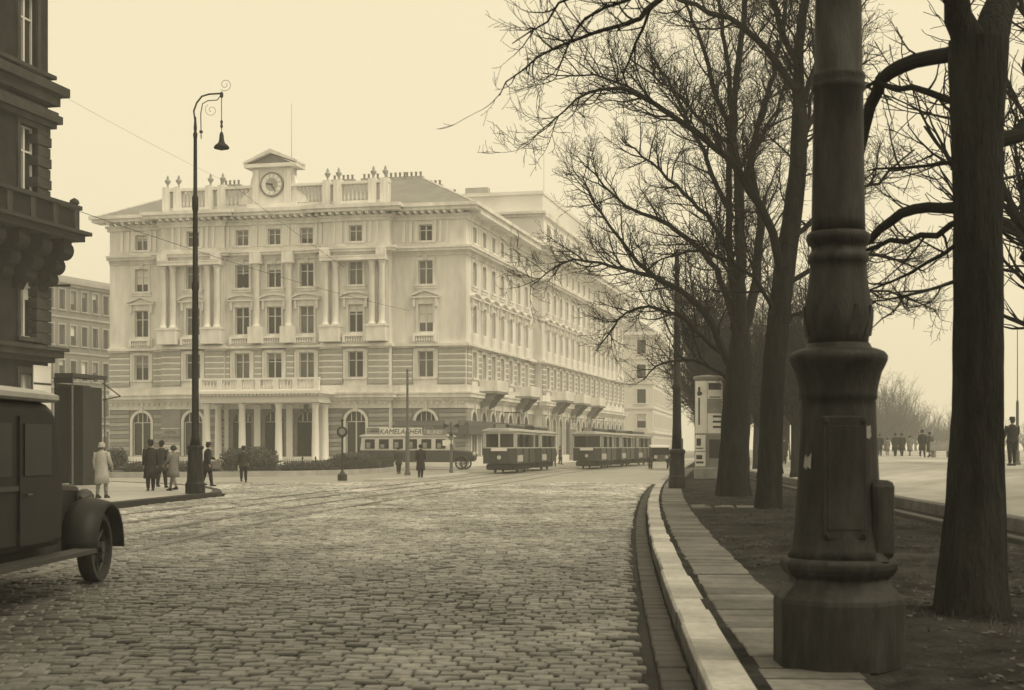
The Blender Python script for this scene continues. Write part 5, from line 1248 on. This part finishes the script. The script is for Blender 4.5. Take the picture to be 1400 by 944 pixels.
# --- leaning tree of the pair
B = Tree(23); D_ = 36.0
bark_trunk(B, D_, [(1051, 702), (1052, 670), (1054, 600), (1058, 500), (1066, 420), (1074, 360), (1083, 300), (1091, 230), (1093, 150)], [19, 17.5, 16, 15.5, 15, 14.5, 13, 12, 10])
B.limb(gp(D_, [(1093, 170), (1091, 85), (1098, 20), (1104, -60), (1110, -160)], 1), pq(D_, 10, 9, 8, 6.5, 4), to='trunk', k=12, wig=.02, t0=.1)
B.limb(gp(D_, [(1068, 400), (1057, 320), (1027, 263), (998, 220), (951, 182), (892, 140), (850, 123), (807, 127), (772, 150), (735, 182)], -3), pq(D_, 8, 7.5, 7, 6, 5, 4, 3.2, 2.2, 1.4, .8), k=9, wig=.03)
B.limb(gp(D_, [(1092, 125), (1049, 72), (1010, 34), (934, 2), (880, -20), (820, 0)], 2), pq(D_, 7, 6, 5, 3.6, 2.4, 1), k=8)
B.limb(gp(D_, [(892, 140), (840, 108), (790, 104), (743, 100)], -1), pq(D_, 2.6, 2, 1.4, .8), k=6)
B.limb(gp(D_, [(1091, 230), (1104, 175), (1130, 130), (1160, 60), (1180, -20)], 2), pq(D_, 6, 5, 4.4, 3.4, 2), k=8)
B.limb(gp(D_, [(1080, 330), (1110, 300), (1150, 268), (1200, 250), (1250, 205)], 3), pq(D_, 5.5, 4.6, 3.8, 2.8, 1.4), k=8)
B.limb(gp(D_, [(1070, 390), (1105, 372), (1150, 352), (1210, 350), (1265, 372)], 1), pq(D_, 5, 4.2, 3.4, 2.4, 1.2), k=8)
B.limb(gp(D_, [(1062, 450), (1100, 425), (1150, 405), (1215, 398), (1280, 425)], 2), pq(D_, 4, 3.4, 2.8, 2, 1), k=7)
B.limb(gp(D_, [(1094, 150), (1120, 60), (1128, -40), (1130, -140)], -1), pq(D_, 6, 5, 4, 2.6), k=8)
B.limb(gp(D_, [(1091, 90), (1062, 20), (1050, -60), (1040, -140)], 1), pq(D_, 6, 5, 4, 2.6), k=8)
B.limb(gp(D_, [(1086, 280), (1100, 200), (1112, 120), (1150, 20)], 3), pq(D_, 4.6, 4, 3, 1.8), k=7)
B.limb(gp(D_, [(1060, 430), (1030, 380), (985, 350), (940, 345), (890, 362)], -2), pq(D_, 4, 3.4, 2.8, 2, 1), k=7)
B.build('tree', 'slender bare tree leaning right, directly behind the iron lamp post', (at(1051, 36), 36, .12))

# --- broad many-stemmed tree of the pair
A = Tree(37); D_ = 45.0
bark_trunk(A, D_, [(1003, 684), (1003, 655), (1005, 600), (1008, 540), (1011, 490), (1013, 455)], [24, 22, 20, 18.5, 16.5, 12])
A.limb(gp(D_, [(1012, 470), (1013, 398), (1010, 254), (1002, 170), (1010, 85), (1019, 0), (1022, -120)], -1), pq(D_ * .92, 13, 11, 9, 7.5, 6, 5, 3), to='trunk', k=12, t0=.12)
A.limb(gp(D_, [(1016, 460), (1034, 381), (1040, 297), (1027, 229), (1036, 170), (1061, 85), (1075, 0), (1080, -90)], 1.5), pq(D_ * .92, 11, 9, 7.5, 6.5, 5.5, 4.5, 3.6, 2), to='trunk', k=11, t0=.12)
A.limb(gp(D_, [(1008, 470), (1002, 390), (996, 275), (998, 127), (985, 30), (975, -80)], 0), pq(D_, 9, 7, 5.6, 4.4, 3.4, 2), to='trunk', k=10, t0=.15)
A.limb(gp(D_, [(1004, 505), (987, 478), (971, 433), (927, 398), (887, 373), (860, 344), (835, 310), (811, 273), (795, 240)], -2), pq(D_, 8, 7, 6, 5, 4, 3.2, 2.4, 1.6, .8), k=9)
A.limb(gp(D_, [(908, 383), (880, 374), (856, 367), (820, 362), (786, 355), (750, 372), (725, 392)], -1), pq(D_, 4.4, 3.8, 3, 2.4, 1.8, 1.2, .7), k=7)
A.limb(gp(D_, [(1006, 440), (985, 385), (960, 344), (913, 308), (877, 292), (840, 266), (814, 240), (790, 215)], 1), pq(D_, 6.5, 5.4, 4.6, 3.8, 3, 2.2, 1.5, .8), k=8)
A.limb(gp(D_, [(1000, 490), (960, 462), (925, 430), (889, 419), (856, 426), (837, 452), (815, 480)], 0), pq(D_, 5, 4, 3.2, 2.6, 2, 1.4, .7), k=7)
A.limb(gp(D_, [(1002, 300), (975, 240), (955, 190), (930, 140), (905, 95), (880, 60)], -2), pq(D_, 5, 4.2, 3.6, 2.8, 2, 1), k=7)
A.limb(gp(D_, [(1004, 350), (965, 295), (925, 255), (880, 215), (850, 190)], 2), pq(D_, 4.6, 3.8, 3, 2, 1), k=7)
A.limb(gp(D_, [(1012, 250), (1035, 200), (1062, 150), (1080, 80)], 2), pq(D_, 4.4, 3.6, 2.8, 1.6), k=7)
A.limb(gp(D_, [(1001, 180), (975, 120), (960, 60), (935, 0), (915, -60)], 1), pq(D_, 5, 4.2, 3.4, 2.4, 1.4), k=7)
A.limb(gp(D_, [(998, 200), (960, 165), (915, 120), (860, 80)], 3), pq(D_, 4, 3.2, 2.4, 1.2), k=7)
A.limb(gp(D_, [(1000, 520), (965, 500), (930, 492), (900, 500), (880, 520)], 2), pq(D_, 3.6, 3, 2.4, 1.6, .8), k=6)
A.build('tree', 'broad bare tree splitting into several upright stems beside the poster column', (at(1003, 45), 45, .12))

# --- generic trees of the avenue and of the far park
def avenue_tree(seed, H_, fork, spread, n, name='t', sc=1.5, dens=(3.0, 4.4, 5.0)):
    T = Tree(seed, dens=dens, lens=((.9, 2.2), (.45, 1.0), (.2, .5)), rads=(.035, .018, .010), rmin=.009)
    T.trunk.tube([(0, 0, 0), (.02, 0, .4), (.05, .03, fork * .5), (.02, .05, fork), (.0, .02, fork + 1.5)], [.36, .30, .26, .23, .16], 12)
    rs = random.Random(seed)
    for i in range(n):
        a = 2*math.pi * i / n + rs.uniform(-.4, .4); up = rs.uniform(.35, 1.0); z0 = fork * rs.uniform(.75, 1.1); h = H_ - z0
        e = spread * (1.15 - .75 * up) ; c_, s_ = math.cos(a), math.sin(a)
        T.limb([(0, 0, z0), (c_ * e * .3, s_ * e * .3, z0 + h * .28 * up + .3), (c_ * e * .65, s_ * e * .65, z0 + h * .6 * up + .3), (c_ * e, s_ * e, z0 + h * up)], [.13, .09, .06, .02], k=6, wig=.06, sc=sc)
    return T
AG = 'bare trees in the avenue beyond the poster column'
t1 = avenue_tree(5, 12.5, 3.2, 4.6, 13).build('tree', 'bare avenue tree lost among many others beyond the poster column', (0, 0, 0), AG)
t2 = avenue_tree(9, 10.5, 2.6, 4.2, 12).build('tree', 'bare avenue tree lost among many others beyond the poster column', (0, 0, 0), AG)
rs = random.Random(3)
spots = [(80, 2.6), (86, 3.6), (92, 2.4), (104, 2.6), (118, 2.4), (134, 2.6), (152, 2.6), (172, 2.6), (195, 2.6), (25, 3.0), (33, 11.5), (70, 2.7), (66, 8.0), (74, 8.0), (90, 8.6), (108, 8.2), (128, 8.6), (150, 9), (176, 10), (103, 99), (112, 98), (124, 99), (138, 98), (150, 98), (165, 99), (118, 97)]
OWN = {(25, 3.0): 'bare tree outside the view sending branches in right of the thick near trunk', (33, 11.5): 'bare promenade tree outside the view with branches behind the thick near trunk',
       (70, 2.7): 'bare tree beside the poster column on its promenade side', (66, 8.0): 'bare tree at the promenade edge seen right of the leaning tree', (74, 8.0): 'bare tree next in line along the promenade edge after the leaning tree'}
used = set()
for i, (D_, o) in enumerate(spots):
    x = float(K(D_)) + o + rs.uniform(-.3, .3)
    if o > 6: x = float(P(D_)) + o - 7.4
    if D_ == 25: x = 10.3
    if o > 90: x = {103: 19.3, 112: 22.8, 124: 24.5, 138: 25.0, 150: 29.8, 165: 33.5, 118: 20.6}[D_]
    if D_ == 70: x = 12.0
    src = (t1, t2)[i % 2]; z = .12 if o < 6 else prom_z(x, D_, 0) - .03; k = rs.uniform(.85, 1.1)
    if src.name not in used: used.add(src.name); src.location = (x, D_, z); src.rotation_euler = (0, 0, rs.uniform(0, 6.28)); src.scale = (k, k, k)
    else: copy_tree(src, (x, D_, z), rs.uniform(0, 6.28), OWN.get((D_, o)), (k, k, k))
# far park trees on the promenade's horizon
PG = 'hazy bare trees in the park at the end of the promenade'
t3 = avenue_tree(15, 11, 1.2, 5.2, 12, sc=1.9, dens=(2.4, 3.2, 3.4)).build('tree', 'hazy bare tree in the park at the far end of the promenade', (0, 0, 0), PG)
first = True
for i, (pxx, D_, k) in enumerate(((1120, 235, 1.1), (1150, 250, 1.15), (1178, 240, 1.2), (1200, 230, 1.15), (1222, 245, 1.12), (1243, 260, .95), (1262, 275, .75), (1285, 270, .7), (1310, 280, .8), (1345, 270, .7), (1372, 290, .6), (1400, 280, .6), (1440, 290, .7), (1210, 285, 1.25), (1165, 290, 1.3), (1192, 262, 1.3), (1212, 258, 1.25), (1230, 272, 1.2), (1236, 300, 1.2), (1252, 310, 1.05), (1275, 315, .95), (1295, 320, .95), (1185, 300, 1.4), (1222, 320, 1.4))):
    loc = (at(pxx, D_), D_, .9); k *= rs.uniform(.92, 1.05)
    if first: first = False; t3.location = loc; t3.scale = (k, k, k)
    else: copy_tree(t3, loc, rs.uniform(0, 6.28), scale=(k, k, k * rs.uniform(.9, 1.1)))
# ================================================================== PEOPLE
def skin_body(J, E, Rr, name, material):
    """continuous body surface grown round a skeleton (Skin modifier, then baked to a mesh)"""
    keys = list(J); idx = {k: i for i, k in enumerate(keys)}
    me = bpy.data.meshes.new(name); me.from_pydata([J[k] for k in keys], [(idx[a], idx[b]) for a, b in E], []); me.update()
    o = bpy.data.objects.new(name, me); col.objects.link(o)
    sk = o.modifiers.new('skin', 'SKIN'); sk.use_smooth_shade = True
    for i, k in enumerate(keys):
        v = me.skin_vertices[0].data[i]; r = Rr[k]; v.radius = (r, r) if not isinstance(r, tuple) else r; v.use_root = (k == 'pelvis')
    sb = o.modifiers.new('sub', 'SUBSURF'); sb.levels = 1; sb.render_levels = 1
    dg = bpy.context.evaluated_depsgraph_get(); nm = bpy.data.meshes.new_from_object(o.evaluated_get(dg)); nm.name = name
    col.objects.unlink(o); bpy.data.objects.remove(o)
    nm.materials.clear(); nm.materials.append(MATS[material]); return nm
def person(label, loc, rz, h=1.72, stride=.18, coat='coat_dark', hem=.55, hat='felt', legs='coat_black', hat_mat='coat_black', arm_l=(.0, .0), arm_r=(.0, .0), group=None, bag=None, lean=0.0):
    """faces local -y. arm_x = (elbow forward, wrist forward)"""
    t = thing('person', label, 'person', loc, rz, group); k = h / 1.72; J = {}; Rr = {}; E = []
    def j(n, p, r, par=None): J[n] = (p[0] * k, (p[1] - lean * max(0, p[2] - .9)) * k, p[2] * k); Rr[n] = r * k if not isinstance(r, tuple) else (r[0] * k, r[1] * k); E.append((par, n)) if par else None
    j('pelvis', (0, 0, .95), (.15, .11)); j('waist', (0, 0, 1.12), (.135, .10), 'pelvis'); j('chest', (0, 0, 1.32), (.16, .115), 'waist'); j('neck0', (0, .01, 1.45), .07, 'chest'); j('neck', (0, 0, 1.50), .052, 'neck0')
    j('jaw', (0, -.025, 1.56), .066, 'neck'); j('head', (0, -.01, 1.63), .088, 'jaw'); j('crown', (0, .005, 1.69), .066, 'head'); j('nose', (0, -.108, 1.615), .014, 'head')
    for sg, n, st, (ae, aw) in ((-1, 'r', stride, arm_r), (1, 'l', -stride, arm_l)):
        j('sh' + n, (sg * .185, 0, 1.41), .062, 'chest'); j('el' + n, (sg * .235, .03 - ae, 1.13 + .3 * ae), .046, 'sh' + n); j('wr' + n, (sg * .225, -.02 - aw, .89 + .6 * aw), .032, 'el' + n)
        wp = Vector(J['wr' + n]) / k; d = Vector((0, -.25 - aw, -1)).normalized(); d.y += lean * 0; pp = wp + d * .07
        j('pa' + n, tuple(pp), (.034, .022), 'wr' + n)
        for f in range(4): 
            q = pp + Vector((0, -.03 + .02 * f, 0)) + d * .03; e2 = q + d * (.05 + .008 * (1 - abs(f - 1.2))) + Vector((-sg * .008, 0, 0)); j('f%d%s' % (f, n), tuple(q), .0095, 'pa' + n); j('g%d%s' % (f, n), tuple(e2 + Vector((-sg * .012, 0, 0))), .008, 'f%d%s' % (f, n))
        th = wp + d * .035 + Vector((-sg * .012, -.035, 0)); j('th' + n, tuple(th), .011, 'pa' + n); j('ti' + n, tuple(th + d * .04 + Vector((-sg * .01, -.012, 0))), .009, 'th' + n)
        j('hip' + n, (sg * .09, 0, .88), .095, 'pelvis'); j('kn' + n, (sg * .095, -st * .55 - .02, .50), .062, 'hip' + n); j('an' + n, (sg * .095, -st, .09 + max(0, st) * 0 + (.05 if st < -.1 else 0)), .04, 'kn' + n); j('to' + n, (sg * .105, -st - .13, .035), .036, 'an' + n)
    put('body', skin_body(J, E, Rr, 'body', 'skin'), t)
    G = lambda n: Vector(J[n])
    mb = MB(); n_ = 18; rs = random.Random(int(loc[0] * 10))
    def ring(z, rx, ry, cy=0, fold=0.0): return [(rx * k * math.cos(2*math.pi*i/n_) * (1 + fold * math.sin(i * 2.3 + z * 4)), (cy - lean * max(0, z - .9)) * k + ry * k * math.sin(2*math.pi*i/n_) * (1 + fold * math.sin(i * 1.7 + 2)), z * k) for i in range(n_)]
    hz = hem; rings = [ring(hz, .235, .18 + stride * .25, 0, .07), ring(hz + (.95 - hz) * .5, .225, .165 + stride * .1, 0, .05), ring(.95, .205, .15), ring(1.1, .185, .14), ring(1.28, .205, .15), ring(1.38, .215, .13), ring(1.44, .16, .10), ring(1.49, .085, .075)]
    mb.loft(rings); co = mb.build('coat', coat, t, smooth=True)
    for n in 'rl':
        sl = MB(); sl.tube([G('sh' + n) + Vector((0, 0, .02 * k)), G('sh' + n).lerp(G('el' + n), .5), G('el' + n), G('el' + n).lerp(G('wr' + n), .55), G('wr' + n)], [.085 * k, .075 * k, .066 * k, .06 * k, .055 * k], 10); sl.build('sleeve', coat, co, smooth=True)
        lg = MB(); a, b, c = G('hip' + n), G('kn' + n), G('an' + n); w = 1.25 if legs in ('coat_black', 'coat_dark') else 1.04
        lg.tube([a, a.lerp(b, .5), b, b.lerp(c, .5), c + Vector((0, 0, .01))], [.105 * k, .088 * k * w, .066 * k * w, .058 * k * w, .046 * k * w], 10); lg.build('trouser_leg' if w > 1.1 else 'stocking', legs, t, smooth=True)
        sh_ = MB(); c = G('an' + n); x, y, z = c.x, c.y, 0.0 if c.z < .1 * k else c.z - .09 * k
        def q(yy, w_, z1): return [(x - w_ * k, y + yy * k, z), (x + w_ * k, y + yy * k, z), (x + w_ * .8 * k, y + yy * k, z + z1 * k), (x - w_ * .8 * k, y + yy * k, z + z1 * k)]
        sh_.loft([q(.07, .03, .08), q(.04, .042, .12), q(-.03, .045, .11), q(-.1, .05, .07), q(-.17, .045, .05), q(-.2, .025, .03)]); sh_.build('shoe', 'shoe', t)
    hc = Vector(J['head']); 
    if hat == 'felt': pr_ = [(.15, 1.655), (.155, 1.66), (.15, 1.668), (.10, 1.672), (.098, 1.74), (.085, 1.775), (.04, 1.765), (.01, 1.76)]
    elif hat == 'bowler': pr_ = [(.13, 1.655), (.135, 1.668), (.105, 1.672), (.1, 1.72), (.075, 1.765), (.03, 1.785), (.005, 1.787)]
    elif hat == 'cloche': pr_ = [(.118, 1.585), (.122, 1.60), (.108, 1.66), (.098, 1.71), (.07, 1.745), (.03, 1.755), (.005, 1.757)]
    else: pr_ = None
    cy = hc.y + .01
    if pr_: MB().lathe([(r * k, z * k) for r, z in pr_], 16, (0, cy, 0)).build('hat', hat_mat, t, smooth=True)
    MB().loft([[(rx * k * math.cos(2*math.pi*i/12), cy + (ry * math.sin(2*math.pi*i/12) + dy) * k, z * k) for i in range(12)] for z, rx, ry, dy in ((1.55, .06, .05, .045), (1.59, .082, .07, .035), (1.65, .093, .088, .02), (1.70, .08, .08, .01), (1.735, .045, .05, .005))]).build('hair', 'hair', t, smooth=True)
    if bag: 
        w = G('pal'); MB().bb(w.x - .05, w.x + .05, w.y - .16, w.y + .16, w.z - .33, w.z - .07).tube([(w.x, w.y - .06, w.z - .07), (w.x, w.y - .04, w.z - .02), (w.x, w.y + .04, w.z - .02), (w.x, w.y + .06, w.z - .07)], .008, 5).build('handbag', bag, t)
    return t
def pl_(px_, D_, z): return (at(px_, D_), D_, z)
person('woman in long pale coat and pale hat walking away on the corner pavement', pl_(139, 44.3, .117), R(165), 1.66, .10, 'coat_light', .46, 'cloche', 'stocking', 'coat_light', arm_r=(.1, .2))
person('man in long black overcoat and felt hat beside the woman in grey', pl_(206, 51.9, .117), R(200), 1.76, .10, 'coat_black', .42, 'felt')
person('man in short dark coat and bowler half hidden behind the long overcoat', pl_(221, 55.4, .117), R(170), 1.74, .16, 'coat_dark', .62, 'bowler', arm_l=(.1, .2))
person('woman in grey knee length coat and cloche hat striding beside two dark men', pl_(237, 51.7, .117), R(240), 1.58, .24, 'coat_grey', .52, 'cloche', 'stocking', 'coat_dark', arm_l=(.1, .25))
person('man in black coat half hidden behind the foot of the tall street lamp', pl_(283, 57.5, .117), R(120), 1.70, .16, 'coat_black', .6, 'felt', arm_l=(.15, .35), bag='coat_grey', lean=.08)
person('man in dark suit walking towards the domed bush with hands low', pl_(333, 69, 0), R(185), 1.68, .12, 'coat_dark', .72, 'felt', arm_l=(.05, .1), arm_r=(.05, .12), bag='paper')
person('dark coated pedestrian waiting left of the wire pole', pl_(545, 92, 0), R(20), 1.62, .10, 'coat_dark', .6, 'felt')
person('pedestrian in long black coat standing on the low traffic refuge', pl_(575, 75.5, .1), R(200), 1.68, .06, 'coat_black', .38, 'cloche', 'coat_black')
person('dark pedestrian passing the shop front behind the first tram', pl_(766, 141, 0), R(80), 1.75, .14, 'coat_dark', .5, 'felt')
person('pedestrian walking close behind the first tram', pl_(757, 128, 0), R(160), 1.7, .14, 'coat_dark', .55, 'felt')
def pz(x, y): return prom_z(x, y, 0) + .01
def pp_(label, px_, D_, rz, **kw_):
    x = at(px_, D_); return person(label, (x, D_, pz(x, D_)), rz, **kw_)
pp_('man in dark overcoat standing alone on the promenade by a flagpole', 1384, 53, R(185), h=1.72, stride=.03, coat='coat_black', hem=.85, hat='felt', arm_l=(.1, .2), arm_r=(.1, .2))
pp_('dark stroller on the promenade nearest the iron lamp post shaft', 1203, 112, R(170), h=1.65, coat='coat_black', hem=.5, hat='felt')
pp_('shorter stroller with the walking pair on the promenade', 1213, 116, R(170), h=1.4, coat='coat_grey', hem=.5, hat='cloche', legs='stocking')
G2 = 'pair of dark strollers in the middle of the promenade'
pp_('one of a pair of dark strollers in the middle of the promenade', 1224, 110, R(180), h=1.68, coat='coat_black', hem=.5, hat='felt', group=G2)
pp_('one of a pair of dark strollers in the middle of the promenade', 1233, 110, R(180), h=1.68, coat='coat_black', hem=.5, hat='felt', group=G2)
pp_('grey coated stroller beside the pair on the promenade', 1244, 113, R(190), h=1.55, coat='coat_grey', hem=.42, hat='cloche', legs='stocking')
pp_('tall dark man with a companion left of the stone bench', 1261, 100, R(150), h=1.82, coat='coat_black', hem=.45, hat='felt')
pp_('woman in long dark coat next to the stone bench', 1271, 100, R(200), h=1.7, coat='coat_dark', hem=.35, hat='cloche', legs='stocking')
pp_('distant walker on the promenade seen between two tree trunks', 1072, 92, R(175), h=1.7, coat='coat_black', hem=.5, hat='felt')
x = at(1287, 98); bn = thing('stone_bench', 'dark bench with high back on the promenade beside standing people', 'bench', (x, 98, pz(x, 98) - .01), R(10))
boxpart('seat', 'hotel_dark', bn, -.7, .7, -.25, .25, .42, .5); boxpart('backrest', 'hotel_dark', bn, -.7, .7, .2, .28, .5, 1.05)
for sx in (-.55, .55): boxpart('leg', 'hotel_dark', bn, sx - .06, sx + .06, -.22, .26, 0, .42)
x = at(1391, 56); fpz = thing('flagpole', 'slim tapering flagpole behind the man standing on the promenade', 'flagpole', (x, 56, pz(x, 56) - .01))
MB().lathe([(.09, 0), (.09, .5), (.06, .55), (.055, 2.4), (.02, 2.5), (.015, 5.2)], 8).build('shaft', 'iron_grey', fpz); MB().lathe([(.14, 0), (.12, .12), (.09, .14)], 8).build('foot', 'iron_grey', fpz)
for i, pxx in enumerate((1077, 1083, 1090, 1095)):
    x = at(pxx, 96); b = thing('marker_post', 'pale wooden marker post among the avenue trees', 'post', (x, 96, pz(x, 96) - .02), 0, 'pale posts among the avenue trees')
    MB().lathe([(.09, 0), (.085, 1.15), (.1, 1.18), (.04, 1.28)], 8).build('shaft', 'pale_stucco', b)

# ================================================================== HAZE
hz = MB().bb(-655, 655, -75, 775, -1.4, 48).build('haze', None); hz['kind'] = 'stuff'
m = bpy.data.materials.new('haze'); m.use_nodes = True; n = m.node_tree.nodes; n.clear()
o = n.new('ShaderNodeOutputMaterial'); v = n.new('ShaderNodeVolumePrincipled')
v.inputs['Color'].default_value = (0.99, 0.98, 0.95, 1); v.inputs['Density'].default_value = 0.0012; v.inputs['Anisotropy'].default_value = 0.0
m.node_tree.links.new(v.outputs[0], o.inputs['Volume']); hz.data.materials.append(m)
